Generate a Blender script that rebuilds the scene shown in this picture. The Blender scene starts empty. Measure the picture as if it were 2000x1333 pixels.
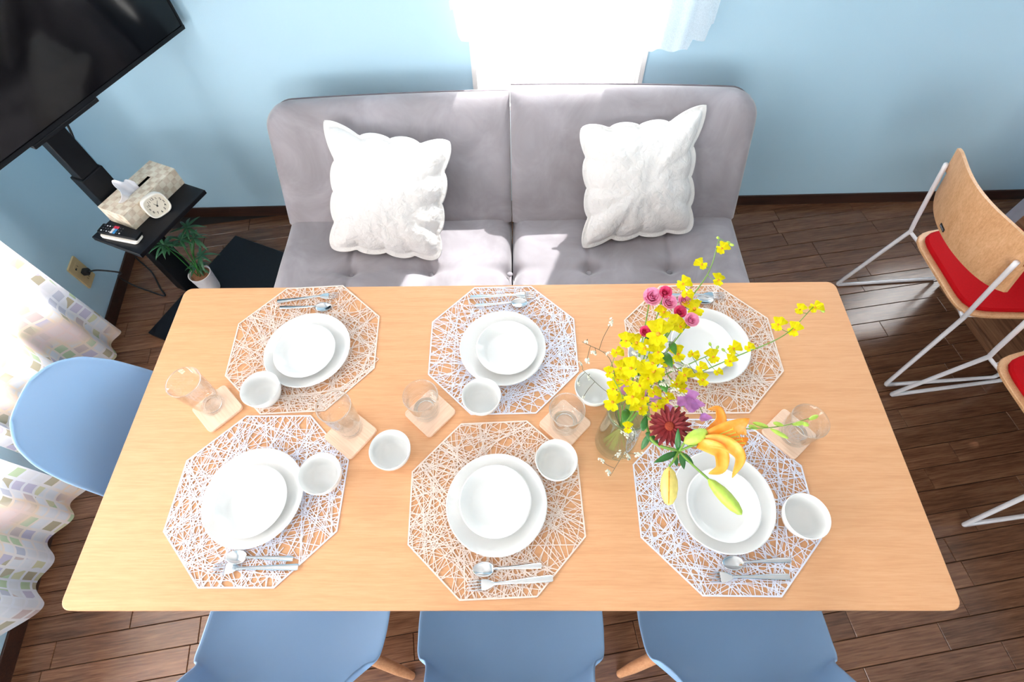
import bpy, bmesh, math, random
from math import sin, cos, pi, radians, sqrt
from mathutils import Vector, Matrix, Euler, noise

scene = bpy.context.scene
col = scene.collection
V = Vector

# ------------------------------------------------------------------ camera
F_PX = 1003.476                       # focal length in pixels of the 2000 x 1333 frame
PITCH, YAW, ROLL = 1.0402294, 0.0327572, -0.0371953
CAM = V((0.036916, -0.054009, 1.868895))
_f = V((-sin(YAW) * cos(PITCH), cos(YAW) * cos(PITCH), -sin(PITCH)))
_r0 = V((cos(YAW), sin(YAW), 0)); _u0 = _r0.cross(_f)
_r = cos(ROLL) * _r0 + sin(ROLL) * _u0
_u = -sin(ROLL) * _r0 + cos(ROLL) * _u0
cd = bpy.data.cameras.new('camera'); cam = bpy.data.objects.new('camera', cd); col.objects.link(cam)
cd.sensor_width = 36; cd.lens = F_PX * 36 / 2000; cd.clip_start = 0.02
cam.matrix_world = Matrix(((_r.x, _u.x, -_f.x, CAM.x), (_r.y, _u.y, -_f.y, CAM.y), (_r.z, _u.z, -_f.z, CAM.z), (0, 0, 0, 1)))
scene.camera = cam
scene.cycles.transparent_max_bounces = 32

# ------------------------------------------------------------------ world, sun, exposure
w = bpy.data.worlds.new('sky'); scene.world = w; w.use_nodes = True
bg = w.node_tree.nodes['Background']
bg.inputs['Color'].default_value = (1.0, 0.975, 0.94, 1); bg.inputs['Strength'].default_value = 13.0
SUN_DIR = V((-0.18, -0.47, -0.66)).normalized()
sd = bpy.data.lights.new('sun', 'SUN'); sun = bpy.data.objects.new('sun', sd); col.objects.link(sun)
sd.energy = 26.0; sd.angle = radians(0.8); sd.color = (1.0, 0.97, 0.92)
sun.rotation_mode = 'QUATERNION'; sun.rotation_quaternion = SUN_DIR.to_track_quat('-Z', 'Y'); sun.location = (2, 4, 5)
vs = scene.view_settings
vs.view_transform = 'Standard'; vs.look = 'None'; vs.exposure = 0.06; vs.gamma = 1.0; vs.use_curve_mapping = False

# ------------------------------------------------------------------ helpers
def ray(px, py):
    d = _r * ((px - 1000) / F_PX) - _u * ((py - 666.5) / F_PX) + _f
    return d
def pz(px, py, z):                    # pixel of the photo -> point on the level plane z
    d = ray(px, py); return CAM + d * ((z - CAM.z) / d.z)
def pp(px, py, p, n):                 # pixel -> point on plane (p, n)
    d = ray(px, py); return CAM + d * ((V(p) - CAM).dot(V(n)) / d.dot(V(n)))

def srgb(r, g, b):
    def c(v):
        v /= 255.0
        return v / 12.92 if v <= 0.04045 else ((v + 0.055) / 1.055) ** 2.4
    return (c(r), c(g), c(b), 1.0)

class NT:
    def __init__(s, name):
        s.m = bpy.data.materials.new(name); s.m.use_nodes = True
        s.t = s.m.node_tree; s.t.nodes.clear(); s.out = s.n('ShaderNodeOutputMaterial')
    def n(s, kind, inp=None, **kw):
        nd = s.t.nodes.new(kind)
        for k, v in kw.items(): setattr(nd, k, v)
        for k, v in (inp or {}).items():
            if isinstance(v, bpy.types.NodeSocket): s.t.links.new(v, nd.inputs[k])
            else: nd.inputs[k].default_value = v
        return nd
    def link(s, a, b): s.t.links.new(a, b)
    def done(s, sock): s.t.links.new(sock, s.out.inputs['Surface']); return s.m
    def coord(s, kind='Object', scale=(1, 1, 1), rot=(0, 0, 0)):
        tc = s.n('ShaderNodeTexCoord')
        mp = s.n('ShaderNodeMapping', {'Vector': tc.outputs[kind], 'Scale': scale, 'Rotation': rot})
        return mp.outputs['Vector']
    def ramp(s, fac, stops, interp='LINEAR'):
        r = s.n('ShaderNodeValToRGB', {'Fac': fac}); cr = r.color_ramp; cr.interpolation = interp
        while len(cr.elements) > len(stops): cr.elements.remove(cr.elements[-1])
        while len(cr.elements) < len(stops): cr.elements.new(0.5)
        for e, (p, c) in zip(cr.elements, stops): e.position = p; e.color = c
        return r.outputs['Color']
    def bsdf(s, color, rough=0.5, metal=0.0, spec=0.5, bump=None, bstr=0.2, bdist=0.002, **kw):
        b = s.n('ShaderNodeBsdfPrincipled', {'Roughness': rough, 'Metallic': metal, 'Specular IOR Level': spec})
        if isinstance(color, bpy.types.NodeSocket): s.link(color, b.inputs['Base Color'])
        else: b.inputs['Base Color'].default_value = color
        if bump is not None:
            bp = s.n('ShaderNodeBump', {'Height': bump, 'Strength': bstr, 'Distance': bdist})
            s.link(bp.outputs['Normal'], b.inputs['Normal'])
        for k, v in kw.items(): b.inputs[k.replace('_', ' ')].default_value = v
        return b.outputs['BSDF']

def plain(name, color, rough=0.5, metal=0.0, spec=0.5, var=0.06, scale=30.0, bump=0.0, **kw):
    m = NT(name); nz = m.n('ShaderNodeTexNoise', {'Vector': m.coord(), 'Scale': scale, 'Detail': 4.0})
    c2 = tuple(max(0, c * (1 - var)) for c in color[:3]) + (1,)
    c3 = tuple(min(1, c * (1 + var)) for c in color[:3]) + (1,)
    cl = m.ramp(nz.outputs['Fac'], [(0.3, c2), (0.7, c3)])
    return m.done(m.bsdf(cl, rough, metal, spec, nz.outputs['Fac'] if bump else None, bump, **kw))

def wood(name, ca, cb, cc, scale=1.0, rough=0.4, rand=0.0, spec=0.5, axis=0):
    m = NT(name)
    sc = [1.6 * scale, 28 * scale, 28 * scale] if axis == 0 else ([28 * scale, 1.6 * scale, 28 * scale] if axis == 1 else [28 * scale, 28 * scale, 1.6 * scale])
    vec = m.coord(scale=sc)
    oi = m.n('ShaderNodeObjectInfo')
    off = m.n('ShaderNodeVectorMath', {0: vec}, operation='ADD')
    sh = m.n('ShaderNodeVectorMath', {0: (37.0, 91.0, 53.0), 'Scale': oi.outputs['Random']}, operation='SCALE')
    m.link(sh.outputs['Vector'], off.inputs[1])
    n1 = m.n('ShaderNodeTexNoise', {'Vector': off.outputs['Vector'], 'Scale': 1.0, 'Detail': 6.0, 'Roughness': 0.65, 'Distortion': 0.6})
    n2 = m.n('ShaderNodeTexNoise', {'Vector': off.outputs['Vector'], 'Scale': 6.0, 'Detail': 3.0, 'Roughness': 0.6})
    mx = m.n('ShaderNodeMath', {0: n1.outputs['Fac'], 1: n2.outputs['Fac']}, operation='ADD')
    hf = m.n('ShaderNodeMath', {0: mx.outputs[0], 1: 0.5}, operation='MULTIPLY')
    c = m.ramp(hf.outputs[0], [(0.36, ca), (0.5, cb), (0.64, cc)])
    if rand:
        mr = m.n('ShaderNodeMapRange', {'Value': oi.outputs['Random'], 'To Min': 1 - rand, 'To Max': 1 + rand})
        hs = m.n('ShaderNodeHueSaturation', {'Color': c, 'Value': mr.outputs['Result']}); c = hs.outputs['Color']
    return m.done(m.bsdf(c, rough, spec=spec, bump=n2.outputs['Fac'], bstr=0.08))

def clear(name, tint=(1, 1, 1, 1), edge=0.9, base=0.05, rough=0.02, rimtint=None):   # thin clear glass: see-through face on, reflecting at a grazing angle
    m = NT(name)
    lw = m.n('ShaderNodeLayerWeight', {'Blend': 0.5})
    pw_ = m.n('ShaderNodeMath', {0: lw.outputs['Facing'], 1: 2.6}, operation='POWER')
    mr = m.n('ShaderNodeMapRange', {'Value': pw_.outputs[0], 'To Min': base, 'To Max': edge})
    nz = m.n('ShaderNodeTexNoise', {'Vector': m.coord(), 'Scale': 40.0})
    tr = m.n('ShaderNodeBsdfTransparent', {'Color': m.ramp(lw.outputs['Facing'], [(0.45, tint), (0.95, rimtint or tint)])})
    gl = m.n('ShaderNodeBsdfGlossy', {'Roughness': rough, 'Color': (0.95, 0.97, 0.97, 1)})
    mx = m.n('ShaderNodeMixShader', {'Fac': mr.outputs['Result'], 1: tr.outputs[0], 2: gl.outputs[0]})
    return m.done(mx.outputs[0])

def sheer(name, color, transp=0.3, transl=0.5):
    m = NT(name)
    wv = m.n('ShaderNodeTexNoise', {'Vector': m.coord(scale=(300, 300, 300)), 'Scale': 1.0})
    df = m.n('ShaderNodeBsdfDiffuse', {'Color': color}); tl = m.n('ShaderNodeBsdfTranslucent', {'Color': color})
    tp = m.n('ShaderNodeBsdfTransparent', {'Color': (1, 1, 1, 1)})
    a = m.n('ShaderNodeMixShader', {'Fac': transl, 1: df.outputs[0], 2: tl.outputs[0]})
    fr = m.n('ShaderNodeMapRange', {'Value': wv.outputs['Fac'], 'From Min': 0.3, 'From Max': 0.7, 'To Min': transp - 0.06, 'To Max': transp + 0.06})
    b = m.n('ShaderNodeMixShader', {'Fac': fr.outputs['Result'], 1: a.outputs[0], 2: tp.outputs[0]})
    return m.done(b.outputs[0])

# ---- mesh builder
class MB:
    def __init__(s): s.v = []; s.f = []
    def add(s, vs, fs):
        o = len(s.v); s.v += [tuple(v) for v in vs]; s.f += [tuple(i + o for i in f) for f in fs]; return s
    def box(s, lo, hi, M=None):
        (a, b, c), (d, e, f) = lo, hi
        vs = [V(p) for p in ((a, b, c), (d, b, c), (d, e, c), (a, e, c), (a, b, f), (d, b, f), (d, e, f), (a, e, f))]
        if M is not None: vs = [M @ v for v in vs]
        return s.add(vs, [(0, 3, 2, 1), (4, 5, 6, 7), (0, 1, 5, 4), (1, 2, 6, 5), (2, 3, 7, 6), (3, 0, 4, 7)])
    def prism(s, poly, z0, z1, M=None):
        n = len(poly)
        vs = [V((x, y, z0)) for x, y in poly] + [V((x, y, z1)) for x, y in poly]
        if M is not None: vs = [M @ v for v in vs]
        return s.add(vs, [tuple(range(n))[::-1], tuple(range(n, 2 * n))] + [(i, (i + 1) % n, n + (i + 1) % n, n + i) for i in range(n)])
    def rprism(s, poly, z0, z1, b, M=None):       # prism with small chamfer top and bottom
        n = len(poly); cx = sum(p[0] for p in poly) / n; cy = sum(p[1] for p in poly) / n
        def ins(p, d):
            l = math.hypot(p[0] - cx, p[1] - cy) or 1; k = 1 - d / l; return (cx + (p[0] - cx) * k, cy + (p[1] - cy) * k)
        rings = [(b, z0), (0, z0 + b), (0, z1 - b), (b, z1)]
        vs = []
        for d, z in rings: vs += [V((*ins(p, d), z)) for p in poly]
        if M is not None: vs = [M @ v for v in vs]
        fs = [tuple(range(n))[::-1], tuple(range(3 * n, 4 * n))]
        for k in range(3):
            fs += [(k * n + i, k * n + (i + 1) % n, (k + 1) * n + (i + 1) % n, (k + 1) * n + i) for i in range(n)]
        return s.add(vs, fs)
    def lathe(s, prof, n=32, M=None, cap0=False, cap1=False):
        vs = []; m = len(prof)
        for k in range(n):
            a = 2 * pi * k / n
            vs += [V((r * cos(a), r * sin(a), z)) for r, z in prof]
        if M is not None: vs = [M @ v for v in vs]
        fs = []
        for k in range(n):
            k2 = (k + 1) % n
            for i in range(m - 1): fs.append((k * m + i, k2 * m + i, k2 * m + i + 1, k * m + i + 1))
        if cap0: fs.append(tuple(k * m for k in range(n))[::-1])
        if cap1: fs.append(tuple(k * m + m - 1 for k in range(n)))
        return s.add(vs, fs)
    def tube(s, pts, r, n=8, cap=True, flat=1.0):
        pts = [V(p) for p in pts]; m = len(pts)
        if not hasattr(r, '__len__'): r = [r] * m
        vs = []; prev = None
        for i, p in enumerate(pts):
            t = (pts[min(i + 1, m - 1)] - pts[max(i - 1, 0)]).normalized()
            if prev is None:
                a = V((0, 0, 1)) if abs(t.z) < 0.9 else V((1, 0, 0)); x = t.cross(a).normalized()
            else: x = (prev - t * prev.dot(t)).normalized()
            prev = x; y = t.cross(x)
            vs += [p + r[i] * (x * cos(2 * pi * k / n) + y * flat * sin(2 * pi * k / n)) for k in range(n)]
        fs = [(i * n + k, i * n + (k + 1) % n, (i + 1) * n + (k + 1) % n, (i + 1) * n + k) for i in range(m - 1) for k in range(n)]
        if cap: fs += [tuple(range(n))[::-1], tuple(range((m - 1) * n, m * n))]
        return s.add(vs, fs)
    def grid(s, fn, nu, nv, closed=False):
        o = [V(fn(i / nu, j / nv)) for j in range(nv + 1) for i in range(nu + 1)]
        W = nu + 1
        return s.add(o, [(j * W + i, j * W + i + 1, (j + 1) * W + i + 1, (j + 1) * W + i) for j in range(nv) for i in range(nu)])
    def ell(s, c, rx, ry, rz, n=10, m=6, M=None):
        vs = []; c = V(c)
        for j in range(m + 1):
            p = pi * j / m
            for i in range(n):
                a = 2 * pi * i / n; v = V((rx * sin(p) * cos(a), ry * sin(p) * sin(a), rz * cos(p)))
                if M is not None: v = M @ v
                vs.append(c + v)
        return s.add(vs, [(j * n + i, (j + 1) * n + i, (j + 1) * n + (i + 1) % n, j * n + (i + 1) % n) for j in range(m) for i in range(n)])
    def mesh(s, name, smooth=False):
        me = bpy.data.meshes.new(name); me.from_pydata(s.v, [], s.f); me.update()
        bm = bmesh.new(); bm.from_mesh(me); bmesh.ops.remove_doubles(bm, verts=bm.verts, dist=1e-6)
        bmesh.ops.recalc_face_normals(bm, faces=bm.faces); bm.to_mesh(me); bm.free()
        if smooth: me.polygons.foreach_set('use_smooth', [True] * len(me.polygons))
        return me

def link(name, me, mat, parent=None, loc=None):
    o = bpy.data.objects.new(name, me); col.objects.link(o)
    if mat is not None and not me.materials: me.materials.append(mat)
    if parent is not None: o.parent = parent
    if loc is not None: o.location = loc
    return o
def build(mb, name, mat, parent=None, smooth=False, loc=None, bevel=0.0, seg=2, sub=0, auto=None):
    o = link(name, mb.mesh(name, smooth), mat, parent, loc)
    if bevel:
        b = o.modifiers.new('bevel', 'BEVEL'); b.width = bevel; b.segments = seg; b.limit_method = 'ANGLE'; b.angle_limit = radians(35)
    if sub:
        b = o.modifiers.new('sub', 'SUBSURF'); b.levels = sub; b.render_levels = sub
    if auto is not None:
        bm = bmesh.new(); bm.from_mesh(o.data)
        for e in bm.edges:
            if len(e.link_faces) == 2 and e.calc_face_angle(0) > radians(auto): e.smooth = False
        bm.to_mesh(o.data); bm.free()
    return o
def tag(o, label=None, cat=None, group=None, kind=None):
    if label: o['label'] = label
    if cat: o['category'] = cat
    if group: o['group'] = group
    if kind: o['kind'] = kind
    return o
def empty(name, loc, rz=0.0, label=None, cat=None, group=None):
    o = bpy.data.objects.new(name, None); col.objects.link(o); o.location = loc; o.rotation_euler = (0, 0, rz); o.empty_display_size = 0.05
    return tag(o, label, cat, group)
def copy_tree(o, parent=None):
    c = o.copy(); col.objects.link(c)
    if parent is not None: c.parent = parent
    for ch in list(o.children): copy_tree(ch, c)
    return c
def rrect(hx, hy, r, n=5, cx=0, cy=0):
    pts = []
    for sx, sy, a0 in ((1, 1, 0), (-1, 1, 90), (-1, -1, 180), (1, -1, 270)):
        for k in range(n + 1):
            a = radians(a0 + 90 * k / n); pts.append((cx + sx * (hx - r) + r * cos(a), cy + sy * (hy - r) + r * sin(a)))
    return pts
def bez(pts, n=8):                     # Catmull-Rom through the points
    P = [V(p) for p in pts]; P = [P[0] * 2 - P[1]] + P + [P[-1] * 2 - P[-2]]; out = []
    for i in range(1, len(P) - 2):
        for k in range(n):
            t = k / n; a, b, c, d = P[i - 1:i + 3]
            out.append(0.5 * ((2 * b) + (c - a) * t + (2 * a - 5 * b + 4 * c - d) * t * t + (3 * b - a - 3 * c + d) * t ** 3))
    return out + [P[-2]]
def frame(x, y, z, o):
    return Matrix(((x.x, y.x, z.x, o.x), (x.y, y.y, z.y, o.y), (x.z, y.z, z.z, o.z), (0, 0, 0, 1)))
def text_mesh(txt, size, name):
    cu = bpy.data.curves.new(name, 'FONT'); cu.body = txt; cu.size = size; cu.align_x = 'CENTER'; cu.align_y = 'CENTER'; cu.extrude = 0.0003
    ob = bpy.data.objects.new(name, cu); col.objects.link(ob)
    bpy.context.view_layer.update(); dg = bpy.context.evaluated_depsgraph_get()
    me = bpy.data.meshes.new_from_object(ob.evaluated_get(dg)); me.name = name
    bpy.data.objects.remove(ob); bpy.data.curves.remove(cu); me.materials.clear()
    return me

# ------------------------------------------------------------------ materials
M = {}
m = NT('wall_paint')
nz = m.n('ShaderNodeTexNoise', {'Vector': m.coord(), 'Scale': 260.0, 'Detail': 3.0})
nb = m.n('ShaderNodeTexNoise', {'Vector': m.coord(), 'Scale': 1.2, 'Detail': 2.0})
M['wall'] = m.done(m.bsdf(m.ramp(nb.outputs['Fac'], [(0.3, srgb(181, 216, 235)), (0.7, srgb(187, 221, 239))]), 0.55, spec=0.3, bump=nz.outputs['Fac'], bstr=0.25, bdist=0.001))
M['white_paint'] = plain('white_paint', srgb(238, 238, 236), 0.6, var=0.02)
M['plank'] = wood('floor_plank_wood', srgb(76, 48, 34), srgb(104, 70, 50), srgb(126, 90, 66), 1.3, 0.19, 0.16, spec=0.55)
M['subfloor'] = plain('subfloor', srgb(24, 14, 10), 0.8)
M['baseboard'] = wood('baseboard_wood', srgb(40, 22, 16), srgb(56, 32, 22), srgb(68, 40, 28), 1.0, 0.5)
M['table'] = wood('table_oak', srgb(213, 156, 111), srgb(220, 164, 119), srgb(225, 172, 128), 1.7, 0.42, spec=0.35)
M['counter'] = wood('counter_walnut', srgb(92, 58, 38), srgb(128, 88, 62), srgb(150, 108, 80), 0.8, 0.5)
M['ply'] = wood('chair_plywood', srgb(205, 150, 104), srgb(220, 168, 122), srgb(230, 182, 138), 1.6, 0.45, axis=2)
M['beech'] = wood('beech_leg', srgb(190, 130, 92), srgb(206, 148, 108), srgb(216, 162, 122), 1.6, 0.45, axis=2)
M['coaster'] = wood('coaster_wood', srgb(222, 182, 152), srgb(231, 195, 168), srgb(237, 205, 180), 1.6, 0.55)
M['black'] = plain('black_powder_coat', (0.005, 0.006, 0.008, 1), 0.45, var=0.2, spec=0.2)
M['black_wood'] = plain('black_board', (0.005, 0.006, 0.009, 1), 0.4, var=0.2, scale=90, bump=0.05, spec=0.25)
M['screen'] = plain('tv_screen', (0.002, 0.002, 0.003, 1), 0.08, var=0.0, spec=0.3)
M['rubber'] = plain('black_cable', (0.008, 0.008, 0.009, 1), 0.6)
M['blue'] = plain('blue_plastic', srgb(150, 188, 228), 0.42, var=0.015, scale=4, spec=0.4)
M['white_metal'] = plain('white_metal', srgb(226, 222, 224), 0.4, var=0.02)
M['red'] = plain('red_felt', srgb(186, 4, 16), 0.9, var=0.12, scale=500, bump=0.3, spec=0.2)
M['ceramic'] = plain('white_porcelain', srgb(228, 228, 226), 0.18, var=0.008, spec=0.5)
M['steel'] = plain('polished_steel', (0.72, 0.73, 0.74, 1), 0.14, metal=1.0, var=0.02)
M['silver'] = plain('silver_vinyl', srgb(224, 225, 238), 0.4, metal=0.0, var=0.06, scale=60)
M['champagne'] = plain('champagne_vinyl', srgb(230, 212, 200), 0.42, metal=0.0, var=0.06, scale=60)
M['glass'] = clear('clear_glass', (1.0, 1.0, 1.0, 1), 0.95, 0.03, rimtint=(0.78, 0.81, 0.83, 1))
M['glass_base'] = clear('thick_glass', (0.99, 0.995, 0.995, 1), 0.6, 0.03, 0.05)
M['vase_glass'] = clear('vase_glass', (0.93, 0.97, 0.95, 1), 0.95, 0.03, rimtint=(0.55, 0.68, 0.62, 1))
def solid_glass(name, tint):
    m = NT(name); nz = m.n('ShaderNodeTexNoise', {'Vector': m.coord(), 'Scale': 30.0})
    g = m.n('ShaderNodeBsdfGlass', {'Color': tint, 'Roughness': 0.02, 'IOR': 1.45})
    return m.done(g.outputs[0])
M['glass_rim'] = solid_glass('glass_rim', (0.96, 0.98, 0.98, 1))
M['water'] = clear('water', (0.95, 0.98, 0.95, 1), 0.35, 0.02)
M['pane'] = clear('window_pane', (0.98, 0.99, 1, 1), 0.5, 0.03)
M['valance'] = sheer('white_voile', (0.93, 0.94, 0.96, 1), 0.34, 0.6)
M['outlet'] = plain('beige_outlet', srgb(206, 184, 138), 0.45, var=0.03)
M['pot'] = plain('white_pot', srgb(226, 222, 224), 0.4, var=0.02)
M['soil'] = plain('soil', srgb(128, 84, 56), 0.9, var=0.4, scale=220, bump=0.6)
M['fern'] = plain('dark_leaf', srgb(44, 92, 58), 0.45, var=0.25, scale=40)
M['cream_plastic'] = plain('cream_plastic', srgb(240, 236, 226), 0.35, var=0.01)
M['dial'] = plain('clock_dial', srgb(226, 218, 200), 0.6, var=0.03)
M['ink'] = plain('black_ink', srgb(28, 26, 26), 0.6)
M['tissue'] = plain('tissue_paper', srgb(236, 236, 242), 0.9, var=0.01)
M['btn_red'] = plain('red_button', srgb(206, 48, 76), 0.5); M['btn_blue'] = plain('blue_button', srgb(60, 140, 196), 0.5)
M['btn_white'] = plain('white_button', srgb(220, 220, 224), 0.5); M['btn_grey'] = plain('grey_button', srgb(70, 72, 78), 0.5)
M['grey_panel'] = plain('pale_grey_board', srgb(176, 180, 196), 0.6)
M['stem'] = plain('green_stem', srgb(120, 160, 66), 0.5, var=0.15); M['twig'] = plain('thin_twig', srgb(98, 96, 70), 0.6, var=0.2)
M['leaf'] = plain('flower_leaf', srgb(64, 128, 40), 0.42, var=0.25, scale=60); M['leaf_dark'] = plain('lily_leaf', srgb(40, 104, 40), 0.4, var=0.25, scale=60)
M['yellow'] = plain('yellow_petal', srgb(250, 226, 10), 0.55, var=0.06, scale=150, Subsurface_Weight=0.0); M['amber'] = plain('amber_petal', srgb(226, 150, 20), 0.6, var=0.2, scale=200)
M['pink'] = plain('pink_petal', srgb(250, 160, 198), 0.6, var=0.18, scale=160); M['pink_deep'] = plain('deep_pink_petal', srgb(240, 108, 154), 0.6, var=0.18, scale=160)
M['gerbera'] = plain('crimson_petal', srgb(116, 0, 10), 0.6, var=0.25, scale=160); M['gerbera_eye'] = plain('gerbera_eye', srgb(150, 52, 24), 0.8, var=0.4, scale=700, bump=0.8)
M['mauve'] = plain('mauve_petal', srgb(216, 150, 220), 0.6, var=0.18, scale=120); M['white_fl'] = plain('white_floret', srgb(240, 240, 230), 0.7, var=0.04)
M['bud_green'] = plain('green_bud', srgb(176, 206, 82), 0.45, var=0.15, scale=80); M['bud_pale'] = plain('pale_bud', srgb(234, 214, 120), 0.45, var=0.12, scale=80)

def petal_mat(name, color, var=0.08, scale=150.0):
    m = NT(name); nz = m.n('ShaderNodeTexNoise', {'Vector': m.coord(), 'Scale': scale, 'Detail': 3.0})
    c = m.ramp(nz.outputs['Fac'], [(0.3, tuple(x * (1 - var) for x in color[:3]) + (1,)), (0.7, tuple(min(1, x * (1 + var)) for x in color[:3]) + (1,))])
    b = m.bsdf(c, 0.55, spec=0.3); t = m.n('ShaderNodeBsdfTranslucent', {'Color': c})
    return m.done(m.n('ShaderNodeMixShader', {'Fac': 0.45, 1: b, 2: t.outputs[0]}).outputs[0])
for k_, c_ in (('yellow', srgb(255, 242, 20)), ('pink', srgb(252, 176, 210)), ('pink_deep', srgb(238, 92, 142)), ('mauve', srgb(222, 160, 226)), ('white_fl', srgb(242, 242, 232))): M[k_] = petal_mat(k_ + '_petals', c_)
m = NT('lily_petal')
nz = m.n('ShaderNodeTexNoise', {'Vector': m.coord(), 'Scale': 28.0, 'Detail': 3.0})
M['lily'] = m.done(m.bsdf(m.ramp(nz.outputs['Fac'], [(0.35, srgb(252, 148, 26)), (0.55, srgb(254, 172, 66)), (0.75, srgb(254, 206, 140))]), 0.5))

m = NT('grey_velvet')
n1 = m.n('ShaderNodeTexNoise', {'Vector': m.coord(), 'Scale': 5.0, 'Detail': 4.0, 'Roughness': 0.6, 'Distortion': 0.8})
n2 = m.n('ShaderNodeTexNoise', {'Vector': m.coord(), 'Scale': 700.0})
M['velvet'] = m.done(m.bsdf(m.ramp(n1.outputs['Fac'], [(0.3, srgb(138, 132, 137)), (0.5, srgb(152, 147, 152)), (0.68, srgb(166, 161, 167))]), 0.85, spec=0.2, bump=n2.outputs['Fac'], bstr=0.15,
                            Sheen_Weight=0.45, Sheen_Roughness=0.4))
M['piping'] = plain('velvet_piping', srgb(120, 112, 118), 0.85)
m = NT('quilted_cotton')
wv = m.n('ShaderNodeTexVoronoi', {'Vector': m.coord(), 'Scale': 34.0}, feature='DISTANCE_TO_EDGE')
nn = m.n('ShaderNodeTexNoise', {'Vector': m.coord(), 'Scale': 46.0, 'Detail': 4.0, 'Distortion': 1.2})
ad = m.n('ShaderNodeMath', {0: wv.outputs['Distance'], 1: nn.outputs['Fac']}, operation='ADD')
M['quilt'] = m.done(m.bsdf(srgb(226, 224, 222), 0.9, spec=0.1, bump=ad.outputs[0], bstr=0.55, bdist=0.006))

m = NT('woven_strips')                 # tissue box: alternating light and brown strips
ck = m.n('ShaderNodeTexChecker', {'Vector': m.coord(rot=(0.0, 0, 0)), 'Scale': 46.0})
nz = m.n('ShaderNodeTexNoise', {'Vector': m.coord(scale=(40, 40, 40)), 'Scale': 1.0, 'Detail': 3.0})
ca = m.ramp(nz.outputs['Fac'], [(0.35, srgb(196, 178, 156)), (0.65, srgb(222, 208, 188))]); cb = m.ramp(nz.outputs['Fac'], [(0.35, srgb(216, 206, 186)), (0.65, srgb(232, 224, 206))])
mx = m.n('ShaderNodeMix', {'Factor': ck.outputs['Fac'], 6: ca, 7: cb}, data_type='RGBA')
M['weave'] = m.done(m.bsdf(mx.outputs[2], 0.6, bump=ck.outputs['Fac'], bstr=0.3))

m = NT('mosaic_curtain')               # sheer white cloth printed with rows of small coloured squares
uv = m.n('ShaderNodeTexCoord').outputs['UV']
wob = m.n('ShaderNodeTexNoise', {'Vector': uv, 'Scale': 5.0, 'Detail': 1.0})
wsub = m.n('ShaderNodeVectorMath', {0: wob.outputs['Color'], 1: (0.5, 0.5, 0.5)}, operation='SUBTRACT')
wsc = m.n('ShaderNodeVectorMath', {0: wsub.outputs['Vector'], 'Scale': 0.035}, operation='SCALE')
uvw = m.n('ShaderNodeVectorMath', {0: uv, 1: wsc.outputs['Vector']}, operation='ADD')
cells = m.n('ShaderNodeVectorMath', {0: uvw.outputs['Vector'], 'Scale': 1 / 0.043}, operation='SCALE')
fl = m.n('ShaderNodeVectorMath', {0: cells.outputs['Vector']}, operation='FLOOR'); fr = m.n('ShaderNodeVectorMath', {0: cells.outputs['Vector']}, operation='FRACTION')
wn = m.n('ShaderNodeTexWhiteNoise', {'Vector': fl.outputs['Vector']}, noise_dimensions='3D')
cc = m.ramp(wn.outputs['Value'], [(0.0, srgb(196, 184, 158)), (0.12, srgb(212, 202, 222)), (0.24, srgb(200, 216, 178)), (0.31, srgb(222, 200, 196)), (0.38, srgb(206, 206, 220)), (0.46, srgb(224, 218, 182)), (0.52, srgb(240, 238, 242))], 'CONSTANT')
sx = m.n('ShaderNodeSeparateXYZ', {'Vector': fr.outputs['Vector']})
def inside(sock):
    a = m.n('ShaderNodeMath', {0: sock, 1: 0.5}, operation='SUBTRACT'); b = m.n('ShaderNodeMath', {0: a.outputs[0]}, operation='ABSOLUTE')
    return m.n('ShaderNodeMath', {0: b.outputs[0], 1: 0.39}, operation='LESS_THAN').outputs[0]
msk = m.n('ShaderNodeMath', {0: inside(sx.outputs[0]), 1: inside(sx.outputs[1])}, operation='MULTIPLY')
big = m.n('ShaderNodeTexNoise', {'Vector': uv, 'Scale': 3.2, 'Detail': 2.0})
gcol = m.ramp(big.outputs['Fac'], [(0.38, srgb(244, 243, 250)), (0.52, srgb(250, 240, 236)), (0.60, srgb(252, 226, 200)), (0.66, srgb(250, 222, 216))])
pm = m.ramp(big.outputs['Fac'], [(0.55, (1, 1, 1, 1)), (0.62, (0.15, 0.15, 0.15, 1))])
mk2 = m.n('ShaderNodeMath', {0: msk.outputs[0], 1: pm}, operation='MULTIPLY')
mx = m.n('ShaderNodeMix', {'Factor': mk2.outputs[0], 6: gcol, 7: cc}, data_type='RGBA')
df = m.n('ShaderNodeBsdfDiffuse', {'Color': mx.outputs[2]}); tl = m.n('ShaderNodeBsdfTranslucent', {'Color': mx.outputs[2]}); tp = m.n('ShaderNodeBsdfTransparent')
a = m.n('ShaderNodeMixShader', {'Fac': 0.5, 1: df.outputs[0], 2: tl.outputs[0]}); b = m.n('ShaderNodeMixShader', {'Fac': 0.09, 1: a.outputs[0], 2: tp.outputs[0]})
M['mosaic'] = m.done(b.outputs[0])

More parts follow.
